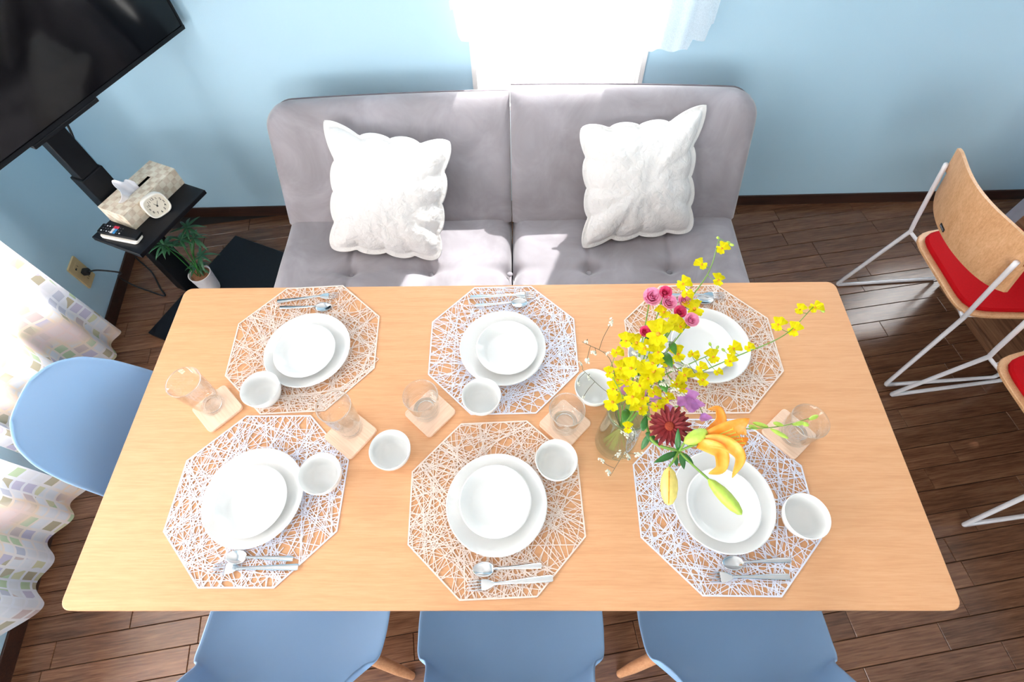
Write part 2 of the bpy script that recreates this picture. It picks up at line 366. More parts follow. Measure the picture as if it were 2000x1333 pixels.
# ------------------------------------------------------------------ room shell
HC = 2.42
TW = 0.14
def wall(name, p0, p1, holes):
    """inner face from p0 to p1, room on the right hand; holes = (s0, s1, z0, z1)"""
    p0, p1 = V((*p0, 0)), V((*p1, 0)); d = (p1 - p0); L = d.length; d.normalize(); nin = V((d.y, -d.x, 0))
    Mx = frame(d, -nin, V((0, 0, 1)), p0); mb = MB(); cur = 0.0
    for s0, s1, z0, z1 in sorted(holes):
        mb.box((cur, 0, 0), (s0, TW, HC), Mx); mb.box((s0, 0, 0), (s1, TW, z0), Mx); mb.box((s0, 0, z1), (s1, TW, HC), Mx); cur = s1
    mb.box((cur, 0, 0), (L, TW, HC), Mx)
    tag(build(mb, name, M['wall']), kind='structure')
    return Mx, L
def portal(Mx, s0, s1, z0, z1, name):
    ld = bpy.data.lights.new(name, 'AREA'); ld.shape = 'RECTANGLE'; ld.size = s1 - s0; ld.size_y = z1 - z0; ld.cycles.is_portal = True
    o = bpy.data.objects.new(name, ld); col.objects.link(o)
    x, yv = Mx.col[0].to_3d(), Mx.col[1].to_3d()
    o.matrix_world = frame(-x, V((0, 0, 1)), yv, Mx @ V(((s0 + s1) / 2, TW + 0.01, (z0 + z1) / 2)))
def window(name, Mx, s0, s1, z0, z1, n=2):
    root = empty(name, Mx @ V(((s0 + s1) / 2, 0, z0))); tag(root, kind='structure')
    root.matrix_world = Mx @ Matrix.Translation(V(((s0 + s1) / 2, 0, z0)))
    hw, h = (s1 - s0) / 2, z1 - z0; fw = 0.035
    mb = MB(); y0, y1 = 0.03, 0.10
    mb.box((-hw, y0, 0), (-hw + fw, y1, h)).box((hw - fw, y0, 0), (hw, y1, h)).box((-hw + fw, y0, 0), (hw - fw, y1, fw)).box((-hw + fw, y0, h - fw), (hw - fw, y1, h))
    build(mb, 'window_frame', M['white_paint'], root, bevel=0.003)
    mb = MB(); c = 0.012
    mb.box((-hw - 0.006, -0.006, -0.006), (-hw + c, 0.03, h)).box((hw - c, -0.006, -0.006), (hw + 0.006, 0.03, h)).box((-hw + c, -0.006, -0.006), (hw - c, 0.03, c)).box((-hw + c, -0.006, h - c), (hw - c, 0.03, h))
    build(mb, 'window_casing', M['white_paint'], root)
    pw = (2 * hw - 2 * fw) / n
    for k in range(n):
        a = -hw + fw + k * pw; yk = 0.055 + 0.018 * (k % 2)
        mb = MB(); sw = 0.022
        mb.box((a, yk, fw), (a + sw, yk + 0.016, h - fw)).box((a + pw - sw, yk, fw), (a + pw, yk + 0.016, h - fw)).box((a + sw, yk, fw), (a + pw - sw, yk + 0.016, fw + sw)).box((a + sw, yk, h - fw - sw), (a + pw - sw, yk + 0.016, h - fw))
        s = build(mb, 'sash', M['white_paint'], root)
        build(MB().box((a + sw, yk + 0.006, fw + sw), (a + pw - sw, yk + 0.010, h - fw - sw)), 'pane', M['pane'], s)
    return root

CL, CB, CR, CF = (-1.83, 1.778), (3.6, 1.843), (3.6, -2.6), (-1.199, -2.6)
W1 = (1.699, 2.336, 0.56, 1.95); W2 = (3.97, 4.62, 0.56, 1.95)
WL = (1.30, 3.70, 0.42, 2.0)            # long window in the curtain wall
WF = (2.7, 4.4, 0.9, 2.0)               # unseen window added behind the camera to let in fill light
mb_back, _ = wall('wall_back', CL, CB, [W1, W2])
mb_right, _ = wall('wall_right', CB, CR, [])
mb_front, _ = wall('wall_front', CR, CF, [WF])
mb_left, LL = wall('wall_left', CF, CL, [WL])
window('window_1', mb_back, *W1, n=1); window('window_2', mb_back, *W2)
window('window_3', mb_left, *WL, n=3); window('fill_window', mb_front, *WF, n=2)
for i, (mm, ww) in enumerate(((mb_back, W1), (mb_back, W2), (mb_left, WL), (mb_front, WF))): portal(mm, *ww, 'window_daylight')
tag(build(MB().prism([CF, CR, CB, CL], HC, HC + 0.1), 'ceiling', M['white_paint']), kind='structure')

# baseboards
def board(name, Mx, s0, s1):
    tag(build(MB().box((s0, -0.008, 0), (s1, 0, 0.06), Mx), name, M['baseboard'], bevel=0.002), kind='structure')
board('baseboard_back', mb_back, 0.0, 5.43); board('baseboard_left', mb_left, 0.0, LL - 0.01)
board('baseboard_right', mb_right, 0.01, 4.43)

# floor: base slab and single planks, laid at right angles to the curtain wall
TH = radians(9.0); E1 = V((cos(TH), sin(TH), 0)); E2 = V((-sin(TH), cos(TH), 0))
floor = tag(build(MB().prism([(-2.1, -2.8), (3.8, -2.8), (3.8, 2.05), (-2.1, 2.05)], -0.1, -0.012), 'floor', M['subfloor']), kind='structure')
PW, V0 = 0.0768, 0.0208
rng = random.Random(7)
plank_me = {}
def plank_mesh(L):
    k = round(L, 2)
    if k not in plank_me:
        mb = MB(); g, b = 0.0009, 0.0012
        mb.add([V(p) for p in ((g, g, -0.012), (k - g, g, -0.012), (k - g, PW - g, -0.012), (g, PW - g, -0.012),
                               (g, g, -b), (k - g, g, -b), (k - g, PW - g, -b), (g, PW - g, -b),
                               (g + b, g + b, 0), (k - g - b, g + b, 0), (k - g - b, PW - g - b, 0), (g + b, PW - g - b, 0))],
               [(0, 1, 5, 4), (1, 2, 6, 5), (2, 3, 7, 6), (3, 0, 4, 7), (4, 5, 9, 8), (5, 6, 10, 9), (6, 7, 11, 10), (7, 4, 8, 11), (8, 9, 10, 11)])
        plank_me[k] = mb.mesh('plank'); plank_me[k].materials.append(M['plank'])
    return plank_me[k]
def inpoly(x, y):
    return -2.6 < y < 1.85 and x < 3.62 and x > -1.83 + (1.778 - y) * 0.1441 - 0.08
far = MB(); npl = 0
for r in range(-46, 25):
    v = V0 + r * PW; u = -2.3 + rng.random() * 0.4
    while u < 3.8:
        L = rng.choice((0.38, 0.45, 0.45, 0.52, 0.6, 0.6))
        c = E1 * (u + L / 2) + E2 * (v + PW / 2); a = E1 * u + E2 * v; e = E1 * (u + L) + E2 * v
        if any(inpoly(p.x, p.y) for p in (a, c, e)):
            sx_ = (c.x, c.y)
            vis = -0.42 < c.y < 1.85 and c.x < 2.75 and not (-0.66 < c.x < 0.66 and 0.25 < c.y < 0.62) and not (-0.55 < c.x < 0.55 and 1.0 < c.y < 1.62)
            if vis and npl < 300:
                o = link('plank', plank_mesh(L), None, floor); o.matrix_local = frame(E1, E2, V((0, 0, 1)), a); npl += 1
            else:
                me = plank_mesh(L); Mx = frame(E1, E2, V((0, 0, 1)), a)
                far.add([Mx @ vv.co for vv in me.vertices], [tuple(p.vertices) for p in me.polygons])
        u += round(L, 2)
tag(build(far, 'far_planks', M['plank'], floor), kind='stuff')

# ------------------------------------------------------------------ sofa
SZ = 0.40
sofa = empty('sofa_bed', (0.0, 1.2, 0), label='light grey velvet sofa bed with button-tufted seat along the blue wall', cat='sofa')
def cushion(name, x0, x1, fn, parent, tufts):
    mb = MB(); mb.grid(fn, 60, 44)
    return build(mb, name, M['velvet'], parent, smooth=True)
TUFT_X = [-0.585, -0.29, 0.0, 0.29, 0.585]; TUFT_Y = [1.115, 0.93]
SEAT0, SEAT1, HW = 0.805, 1.388, 0.866
def slab(x0, x1, ny0, ny1, thick, edge, dimples, rc, nu=70, nv=50, top_round=0.0):
    """padded slab in local (x, t) plane; returns verts for top shell + sides, z = padding height"""
    mb = MB(); L = ny1 - ny0
    def P(a, b):
        x = x0 + (x1 - x0) * a; t = ny0 + L * b
        return x, t
    def h(x, t):
        dx = min(x - x0, x1 - x); dt = min(t - ny0, ny1 - t)
        k = 1.0
        for d, e in ((dx, edge), (t - ny0, edge), (ny1 - t, edge * 0.4)):
            q = max(0.0, 1 - d / e); k *= sqrt(max(0.0, 1 - q * q)) if q < 1 else 0.0
        z = thick * (0.55 + 0.45 * k)
        for (cx, cy, dep, sg) in dimples:
            r2 = (x - cx) ** 2 + (t - cy) ** 2
            z -= dep * math.exp(-r2 / (sg * sg))
        return z
    return mb, P, h
# seat halves
for sgn in (-1, 1):
    x0, x1 = (-HW, 0.0055) if sgn < 0 else (0.0105, HW)
    dim = [(tx, ty, 0.028, 0.03) for tx in TUFT_X for ty in TUFT_Y]
    mb, P, h = slab(x0, x1, SEAT0, SEAT1, 0.13, 0.05, dim, 0.06)
    def crease(x, t):
        z = 0.0
        for tx in TUFT_X[1:4:2] + [TUFT_X[0], TUFT_X[4]]:
            if t > TUFT_Y[0]: z -= 0.007 * math.exp(-((x - tx) / 0.008) ** 2) * min(1, (SEAT1 - t) / 0.06)
            z -= 0.006 * math.exp(-((x - tx) / 0.012) ** 2) * math.exp(-((t - 1.02) / 0.08) ** 2)
        for ty in TUFT_Y:
            m_ = min(abs(x - tx) for tx in TUFT_X)
            z -= 0.012 * math.exp(-((t - ty) / 0.020) ** 2) * math.exp(-(m_ / 0.10) ** 2)
        return z
    def fn(a, b):
        x, t = P(a, b); return (x, t - 1.2, SZ - 0.13 + h(x, t) + crease(x, t) + 0.004 * noise.noise(V((x * 6, t * 6, 0))))
    mb.grid(fn, 110, 90)
    # skirt down
    xs = [x0 + (x1 - x0) * i / 110 for i in range(111)]
    mb.box((x0, SEAT0 - 1.2, SZ - 0.145), (x1, SEAT1 - 1.2, SZ - 0.13 + 0.13 * 0.55 - 0.012))
    build(mb, 'seat_cushion', M['velvet'], sofa, smooth=True, auto=60)
    for tx in TUFT_X:
        if (tx <= 0.0) == (sgn < 0):
            for ty in TUFT_Y:
                build(MB().ell((tx, ty - 1.2, SZ - 0.0385), 0.011, 0.011, 0.005), 'button', M['velvet'], sofa, smooth=True)
# backrest halves: local plane leaning back
B0 = V((0, 1.366, 0.378)); BT = 0.11
for sgn in (-1, 1):
    x0, x1 = (-HW, 0.0065) if sgn < 0 else (0.0095, HW)
    BD = V((0, 0.186, 0.338)).normalized() if sgn < 0 else V((0, 0.168, 0.352)).normalized()      # each half folds on its own
    BN = V((0, -BD.z, BD.y)); BL = 0.430 if sgn < 0 else 0.446
    mb = MB()
    outer = x0 if sgn < 0 else x1
    def edge_in(x, t):
        """distance inside the outline, with a rounded upper outer corner"""
        R = 0.085; xo = abs(outer) - abs(x) if abs(x) > 0.3 else 9
        din = abs(x - (x1 if sgn < 0 else x0))
        dt = BL - t; d = min(xo, dt, t + 0.02, din + 0.006)
        if xo < R and dt < R: d = min(d, R - math.hypot(R - xo, R - dt))
        return d
    def clampxt(a, b):
        x = x0 + (x1 - x0) * a; t = BL * b; R = 0.085
        if abs(x) > HW - R and t > BL - R:
            cx, ct = (HW - R) * (1 if x > 0 else -1), BL - R
            dx, dt = x - cx, t - ct; mlen = max(abs(dx), abs(dt)); rr = math.hypot(dx, dt)
            if rr > 1e-6: x, t = cx + dx * mlen / rr, ct + dt * mlen / rr
        # the top edge bows gently up to the middle
        t += 0.022 * (1 - (x / HW) ** 2) * (t / BL)
        return x, t
    def front(a, b):
        x, t = clampxt(a, b); d = min(edge_in(*(x, t - 0.022 * (1 - (x / HW) ** 2) * (t / BL))), 0.05) / 0.05
        dtop = max(0.0, 1 - (BL * b - BL) / -0.13); hh = 0.035 + 0.030 * sqrt(max(0, 1 - (1 - max(d, 0)) ** 2)) - 0.022 * dtop ** 2 + 0.006 * noise.noise(V((x * 3, t * 4, 3.1)))
        p = V((x, 0, 0)) + B0 + BD * t + BN * (hh - 0.035); return (p.x, p.y - 1.2, p.z)
    def back(a, b):
        x, t = clampxt(a, b); p = V((x, 0, 0)) + B0 + BD * t - BN * (BT - 0.035); return (p.x, p.y - 1.2, p.z)
    mb.grid(front, 70, 40)
    n0 = len(mb.v); mb.grid(lambda a, b: back(1 - a, b), 70, 40)
    W_ = 71
    def rim(idx_f, idx_b):
        for i in range(len(idx_f) - 1): mb.f.append((idx_f[i], idx_f[i + 1], idx_b[i + 1], idx_b[i]))
    rim([i for i in range(W_)], [n0 + 70 - i for i in range(W_)])
    rim([40 * W_ + i for i in range(W_)], [n0 + 40 * W_ + 70 - i for i in range(W_)])
    rim([j * W_ for j in range(41)], [n0 + j * W_ + 70 for j in range(41)])
    rim([j * W_ + 70 for j in range(41)], [n0 + j * W_ for j in range(41)])
    back_o = build(mb, 'backrest', M['velvet'], sofa, smooth=True, auto=50)
    pts = [V(back(i / 60 if sgn > 0 else 1 - i / 60, 1.0)) for i in range(61)]
    j = 1.0; pts += [V(back(1.0 if sgn > 0 else 0.0, 1 - k / 24)) for k in range(1, 25)]
    build(MB().tube([p + BN * 0.005 for p in pts], 0.0045, 6), 'piping', M['piping'], back_o, smooth=True)
build(MB().box((-0.80, 0.83 - 1.2, 0.19), (0.80, 1.36 - 1.2, SZ - 0.146)), 'base_frame', M['black'], sofa, bevel=0.01)
for sx_ in (-0.74, 0.74):
    for sy_ in (0.87, 1.30):
        build(MB().lathe([(0.014, 0), (0.022, 0.19)], 14, Matrix.Translation(V((sx_, sy_ - 1.2, 0))), True, True), 'leg', M['beech'], sofa, smooth=True, auto=40)

# pillows
def pillow(bc, xa, ya, size, label, seed, lobes):
    bc, xa, ya = V(bc), V(xa).normalized(), V(ya); ya = (ya - xa * ya.dot(xa)).normalized(); za = xa.cross(ya)
    root = empty('scalloped_cushion', bc, label=label, cat='cushion', group='white scalloped cushions on the sofa')
    hs = size / 2; Mx = frame(xa, ya, za, ya * (hs * 0.98))
    N = 192; out = []
    for k in range(N):
        t = 4.0 * k / N; sd_ = int(t); s = t - sd_
        x, y = 2 * s - 1, 1.0
        for _ in range(sd_): x, y = y, -x
        n_ = (abs(x) ** 5 + abs(y) ** 5) ** (1 / 5.0); x, y = x / n_, y / n_
        e = abs(2 * s - 1)
        corner = max(0.0, (e - 0.56) / 0.44)
        f = 0.885 + 0.13 * sin(corner * pi / 2) ** 0.9 + 0.02 * noise.noise(V((x * 1.5, y * 1.5, seed)))
        if corner == 0: f += 0.060 * abs(sin(pi * (s - 0.22) / 0.28)) ** 0.8
        if corner > 0: f += lobes[(sd_ + (1 if s > 0.5 else 0)) % 4] * corner
        out.append((x * f * hs, y * f * hs))
    mb = MB(); R = 26; vs = []
    rs = [1 - (1 - j / R) ** 1.5 for j in range(R + 1)]
    def hgt(r, x, y):
        q = max(0.0, 1 - (r / 0.93) ** 2.4); ex = max(abs(x), abs(y)) / hs
        z = 0.066 * (q ** 0.62) + 0.0035
        z += (0.007 * noise.noise(V((x * 16, y * 13, seed))) + 0.004 * noise.noise(V((x * 38, y * 34, seed + 4)))) * min(1, q * 3)
        return z
    for side in (1, -1):
        base = len(vs)
        for j in range(R + 1):
            for (x, y) in out: vs.append(Mx @ V((x * rs[j], y * rs[j], side * hgt(rs[j], x * rs[j], y * rs[j]) + 0.006 * noise.noise(V((x * 9, y * 9, seed))) * rs[j] ** 4)))
    fs = []; S = (R + 1) * N
    for si in (0, 1):
        for j in range(R):
            for k in range(N): fs.append((si * S + j * N + k, si * S + j * N + (k + 1) % N, si * S + (j + 1) * N + (k + 1) % N, si * S + (j + 1) * N + k))
    fs += [(R * N + k, R * N + (k + 1) % N, S + R * N + (k + 1) % N, S + R * N + k) for k in range(N)]
    mb.add(vs, fs)
    cov = build(mb, 'quilted_cover', M['quilt'], root, smooth=True)
    edge = [Mx @ V((x, y, 0.006 * noise.noise(V((x * 9, y * 9, seed))))) for x, y in out]
    build(MB().tube(edge + edge[:1], 0.004, 6), 'edge_binding', M['quilt'], root, smooth=True)
    return root
pillow((-0.452, 1.162, 0.412), (0.415, -0.050, -0.022), (0.03, 0.262, 0.290), 0.43, 'white quilted cushion with scalloped edge at the sofa end near the television', 2.3, (0.20, 0.08, 0.0, 0.03))
pillow((0.478, 1.228, 0.412), (0.44, 0.052, 0.006), (0.02, 0.215, 0.290), 0.42, 'white quilted cushion with scalloped edge at the sofa end near the red chairs', 7.7, (0.05, 0.22, 0.02, 0.12))

# ------------------------------------------------------------------ dining table
TZ = 0.72
table = empty('dining_table', (0, 0.4, 0), label='long light oak dining table laid for six in front of the sofa', cat='table')
build(MB().rprism(rrect(0.90, 0.40, 0.022, 6), TZ - 0.028, TZ, 0.0025), 'tabletop', M['table'], table)
mb = MB()
for yy in (-0.31, 0.31): mb.box((-0.78, yy - 0.011, TZ - 0.098), (0.78, yy + 0.011, TZ - 0.0285))
for xx in (-0.79, 0.79): mb.box((xx - 0.011, -0.30, TZ - 0.098), (xx + 0.011, 0.30, TZ - 0.0285))
build(mb, 'apron', M['table'], table)
for sx_ in (-0.80, 0.80):
    for sy_ in (-0.32, 0.32):
        build(MB().box((sx_ - 0.03, sy_ - 0.03, 0), (sx_ + 0.03, sy_ + 0.03, TZ - 0.0285)), 'leg', M['table'], table, bevel=0.004)

# ------------------------------------------------------------------ blue shell chairs
def shell_chair():
    root = empty('shell_chair', (0, 0, 0))
    prof = [(0.232, 0.412), (0.222, 0.432), (0.19, 0.440), (0.12, 0.430), (0.03, 0.420), (-0.06, 0.418), (-0.135, 0.428), (-0.185, 0.455), (-0.213, 0.50), (-0.228, 0.56), (-0.243, 0.63), (-0.257, 0.70), (-0.270, 0.765), (-0.279, 0.805), (-0.285, 0.825)]
    hw = [0.135, 0.172, 0.200, 0.223, 0.229, 0.229, 0.223, 0.210, 0.197, 0.187, 0.178, 0.167, 0.145, 0.108, 0.050]
    rise = [0.004, 0.010, 0.018, 0.030, 0.045, 0.060, 0.075, 0.085, 0.088, 0.085, 0.075, 0.062, 0.045, 0.025, 0.010]
    P = bez([V((0, a, b)) for a, b in prof], 3)
    def samp(lst, k): 
        i = min(int(k), len(lst) - 2); t = k - i; return lst[i] * (1 - t) + lst[i + 1] * t
    rows = len(P); nu = 28; vs = []
    for j, c in enumerate(P):
        t = (P[min(j + 1, rows - 1)] - P[max(j - 1, 0)]).normalized(); nrm = V((0, -t.z, t.y))
        if nrm.z < 0 and j < rows * 0.3: nrm = -nrm
        nrm = V((0, t.z, -t.y)) if V((0, t.z, -t.y)).dot(V((0, 0.6, 0.8))) > 0 else V((0, -t.z, t.y))
        k = j / 3.0; wd = samp(hw, k); rs = samp(rise, k)
        for i in range(nu + 1):
            u = 2 * i / nu - 1; au = abs(u)
            bend = rs * au ** 2.6
            x = wd * (u - 0.04 * u * au ** 6)
            vs.append(c + V((x, 0, 0)) + nrm * bend)
    fs = [(j * (nu + 1) + i, j * (nu + 1) + i + 1, (j + 1) * (nu + 1) + i + 1, (j + 1) * (nu + 1) + i) for j in range(rows - 1) for i in range(nu)]
    sh = build(MB().add(vs, fs), 'shell', M['blue'], root, smooth=True)
    so = sh.modifiers.new('thick', 'SOLIDIFY'); so.thickness = 0.007; so.offset = 0
    sb = sh.modifiers.new('sub', 'SUBSURF'); sb.levels = 1; sb.render_levels = 1
    build(MB().box((-0.11, -0.10, 0.385), (0.11, 0.10, 0.397)), 'under_plate', M['black'], root, bevel=0.004)
    for sx_ in (-1, 1):
        for sy_ in (-1, 1):
            top = V((sx_ * 0.105, sy_ * 0.10 - 0.0, 0.39)); bot = V((sx_ * 0.200, sy_ * 0.178, 0.0))
            build(MB().tube([bot, bot + (top - bot) * 0.25, bot + (top - bot) * 0.75, top], [0.011, 0.0155, 0.0165, 0.014], 12), 'leg', M['beech'], root, smooth=True, auto=50)
    b = MB(); z = 0.24
    c = [V((sx_ * 0.142, sy_ * 0.130, z)) for sx_, sy_ in ((-1, -1), (1, 1), (-1, 1), (1, -1))]
    b.tube([c[0], c[1]], 0.0035, 6).tube([c[2], c[3]], 0.0035, 6)
    build(b, 'wire_brace', M['black'], root, smooth=True)
    return root
ch = shell_chair()
spots = [((-0.504, 0.034), 0.0, 'blue plastic shell chair tucked under the table beside the one at its curtain end'),
         ((0.008, 0.040), 0.0, 'blue plastic shell chair in the middle of the row of three along the table'),
         ((0.530, 0.040), 0.0, 'blue plastic shell chair of the row along the table nearest the red chairs'),
         ((-0.812, 0.430), -pi / 2 + 0.06, 'blue plastic shell chair at the end of the table by the mosaic curtain')]
for i, ((x, y), rz, lab) in enumerate(spots):
    o = ch if i == 0 else copy_tree(ch)
    o.location = (x, y, 0); o.rotation_euler = (0, 0, rz); tag(o, lab, 'chair', 'blue shell chairs at the dining table')

# ------------------------------------------------------------------ television on its stand, turned towards the room
TN = V((0.923, -0.385, 0)).normalized(); TT = V((-TN.y, TN.x, 0))       # facing, and along the screen
COLM = V((-1.4447, 1.3445, 0))                                          # foot of the column (its middle)
STAND = frame(TT, TN, V((0, 0, 1)), COLM)                                # local x along, y forward
stand = empty('television_stand', COLM, label='black column television stand with floor plate and small shelf', cat='stand')
stand.matrix_world = STAND
c_near, c_far = pz(289, 650, 0.02), pz(460, 460, 0.02)
inv = STAND.inverted(); a_, b_ = inv @ c_near, inv @ c_far
build(MB().rprism([(a_.x, a_.y), (b_.x, a_.y), (b_.x, a_.y + 0.40), (a_.x, a_.y + 0.40)], 0.0, 0.02, 0.002), 'floor_plate', M['black_wood'], stand)
build(MB().box((-0.045, -0.05, 0.0205), (0.045, 0.010, 0.66)), 'lower_column', M['black'], stand, bevel=0.004)
build(MB().box((-0.038, -0.042, 0.66), (0.038, 0.006, 1.30)), 'upper_column', M['black'], stand, bevel=0.003)
build(MB().box((-0.20, 0.0065, 0.95), (0.20, 0.036, 1.02)).box((-0.20, 0.0065, 1.20), (0.20, 0.036, 1.27)).box((-0.16, 0.0365, 0.93), (-0.13, 0.066, 1.30)).box((0.13, 0.0365, 0.93), (0.16, 0.066, 1.30)), 'mount_bracket', M['black'], stand)
s0, s1, s2 = (inv @ pz(*p, 0.50) for p in ((180, 462), (268, 498), (403, 372)))
shx0, shx1, shy0, shy1 = (s0.x + s1.x) / 2, s2.x, s0.y - 0.0, (s1.y + s2.y) / 2
shelf = build(MB().rprism([(shx0, shy0), (shx1, shy0), (shx1, shy1), (shx0, shy1)], 0.482, 0.50, 0.002), 'shelf', M['black_wood'], stand)
build(MB().box((-0.03, 0.0105, 0.44), (0.03, shy0 + 0.12, 0.4815)), 'shelf_bracket', M['black'], stand)
def st(x, y, z): return STAND @ V((x, y, z))

tv_c = COLM + TN * 0.135                                                 # back of the panel
tv = empty('television', tv_c + V((0, 0, 0.92)), label='large black flat-screen television mounted on the column stand', cat='television')
tv.matrix_world = frame(TT, TN, V((0, 0, 1)), tv_c - TN * 0.067 + TT * (0.007) + V((0, 0, 0.92))) @ Matrix.Rotation(0.0, 4, 'X')
TVW, TVH = 0.50, 0.57
build(MB().rprism(rrect(TVW, TVH / 2, 0.006, 3, 0, TVH / 2), 0, 0.03, 0.002, Matrix(((1, 0, 0, 0), (0, 0, 1, 0.067), (0, 1, 0, 0), (0, 0, 0, 1)))), 'casing', M['black'], tv)
build(MB().box((-0.34, 0.0, 0.02), (0.34, 0.0665, 0.30)), 'rear_housing', M['black'], tv, bevel=0.01)
mb = MB(); z0, z1 = 0.012, TVH - 0.008; xx = TVW - 0.008
mb.box((-TVW, 0.097, 0), (TVW, 0.102, z0)).box((-TVW, 0.097, z1), (TVW, 0.102, TVH)).box((-TVW, 0.097, z0), (-xx, 0.102, z1)).box((xx, 0.097, z0), (TVW, 0.102, z1))
build(mb, 'bezel', M['black'], tv, bevel=0.001)
build(MB().box((-xx, 0.0965, z0), (xx, 0.099, z1)), 'screen', M['screen'], tv)
build(MB().box((-0.14, 0.08, -0.014), (0.10, 0.103, -0.0003)), 'sensor_bar', M['black'], tv, bevel=0.003)
# cables
cab = [st(0.02, -0.03, 0.92), st(0.075, -0.05, 0.85), st(0.075, -0.07, 0.76), st(0.03, -0.06, 0.68)]
tag(build(MB().tube(bez(cab), 0.004, 8), 'television_cable', M['rubber'], smooth=True), 'short black cable hanging behind the television beside the column', 'cable')

# outlet and plug on the curtain wall
ln = V((0.990, 0.143, 0)).normalized(); ldir = V((-ln.y, ln.x, 0))        # ldir runs towards the back wall
lp = mb_left @ V((1.0, 0, 0))
oc = sum((pp(x, y, lp, ln) for x, y in ((145, 495), (183, 540), (168, 567), (128, 528))), V()) / 4
OUT = frame(-ldir, V((0, 0, 1)), ln, oc + ln * 0.0005)
outlet = empty('power_outlet', oc, label='beige wall socket with a black plug in it', cat='outlet'); outlet.matrix_world = OUT
build(MB().rprism(rrect(0.038, 0.062, 0.006, 4), 0, 0.008, 0.002), 'cover_plate', M['outlet'], outlet)
for zz in (0.032, 0.0, -0.032):
    build(MB().rprism(rrect(0.016, 0.012, 0.003, 3, 0, zz), 0.008, 0.0095, 0.0005), 'socket_insert', M['outlet'], outlet)
    for sx_ in (-0.006, 0.006): build(MB().box((sx_ - 0.001, zz - 0.004, 0.0096), (sx_ + 0.001, zz + 0.004, 0.0100)), 'slot', M['ink'], outlet)
build(MB().lathe([(0.0, 0.0096), (0.004, 0.0096), (0.004, 0.0102), (0.0, 0.0102)], 12, Matrix.Translation(V((0.012, 0.032, 0)))), 'indicator', M['ink'], outlet)
def ow(x, y, z): return OUT @ V((x, y, z))
cord = empty('extension_cord', pz(240, 548, 0.004), label='thin black power cord running from the wall socket across the floor', cat='cord')
ci = cord.location
plug = MB().box((-0.013, -0.010, 0.0105), (0.013, 0.012, 0.036)); plug = MB().add([OUT @ V(v) - ci for v in plug.v], plug.f)
build(plug, 'plug', M['rubber'], cord, bevel=0.004)
path = [ow(0, 0.0, 0.034), ow(-0.004, -0.004, 0.07), ow(-0.01, -0.04, 0.13), pz(232, 541, 0.09), pz(262, 558, 0.02), pz(300, 572, 0.0045), pz(322, 578, 0.0045), pz(312, 562, 0.0045), pz(296, 532, 0.0045), pz(270, 508, 0.0045), pz(255, 494, 0.0045)]
build(MB().tube([p - ci for p in bez(path, 8)], 0.0034, 8), 'cable', M['rubber'], cord, smooth=True)

# shelf things ----------------------------------------------------
SHZ = 0.5005
def place(name, px, py, z, rz, label, cat, group=None):
    p = pz(px, py, z); o = empty(name, p, rz, label, cat, group); return o
ang = math.atan2(TT.y, TT.x)
# tissue box: top-corner pixels give the run of its long edges
bh = 0.07
t0, t1, t2 = pz(186, 405, SHZ + bh), pz(240, 422, SHZ + bh), pz(340, 329, SHZ + bh)
ax = (t2 - t1); ax.z = 0; bl = ax.length; ax.normalize(); ay = V((-ax.y, ax.x, 0)); bw = abs((t0 - t1).dot(ay)); bw = max(0.105, min(0.118, bw))
cen = (t1 + t2) / 2 + ay * bw / 2
box = empty('tissue_box', V((cen.x, cen.y, SHZ)), math.atan2(ax.y, ax.x), 'woven beige tissue box on the black shelf', 'tissue box')
mb = MB(); hx, hy = bl / 2, bw / 2
mb.box((-hx, -hy, 0), (hx, -hy + 0.004, bh)).box((-hx, hy - 0.004, 0), (hx, hy, bh)).box((-hx, -hy + 0.004, 0), (-hx + 0.004, hy - 0.004, bh)).box((hx - 0.004, -hy + 0.004, 0), (hx, hy - 0.004, bh))
mb.box((-hx + 0.004, -hy + 0.004, 0), (hx - 0.004, hy - 0.004, 0.004))
lo = 0.062
mb.box((-hx + 0.004, -hy + 0.004, bh - 0.005), (-lo, hy - 0.004, bh)).box((lo, -hy + 0.004, bh - 0.005), (hx - 0.004, hy - 0.004, bh)).box((-lo, -hy + 0.004, bh - 0.005), (lo, -0.010, bh)).box((-lo, 0.010, bh - 0.005), (lo, hy - 0.004, bh))
build(mb, 'woven_case', M['weave'], box)
build(MB().box((-hx + 0.005, -hy + 0.005, 0.0045), (hx - 0.005, hy - 0.005, bh - 0.02)), 'inner_pack', M['ink'], box)
def tiss(a, b):
    s = a * 2 - 1; k = b
    x = -0.028 + s * (0.036 + 0.014 * k) - 0.018 * k
    y = 0.010 * sin(7 * s + 2) * (0.25 + k) + (0.030 * k * sin(2.6 * s + 0.7)) - 0.006 * k
    z = bh - 0.02 + 0.075 * k * (1 - 0.45 * abs(s) ** 1.5) + 0.006 * sin(9 * s) * k
    return (x, y, z)
t_o = build(MB().grid(tiss, 40, 20), 'tissue', M['tissue'], box, smooth=True)
so = t_o.modifiers.new('thick', 'SOLIDIFY'); so.thickness = 0.0012
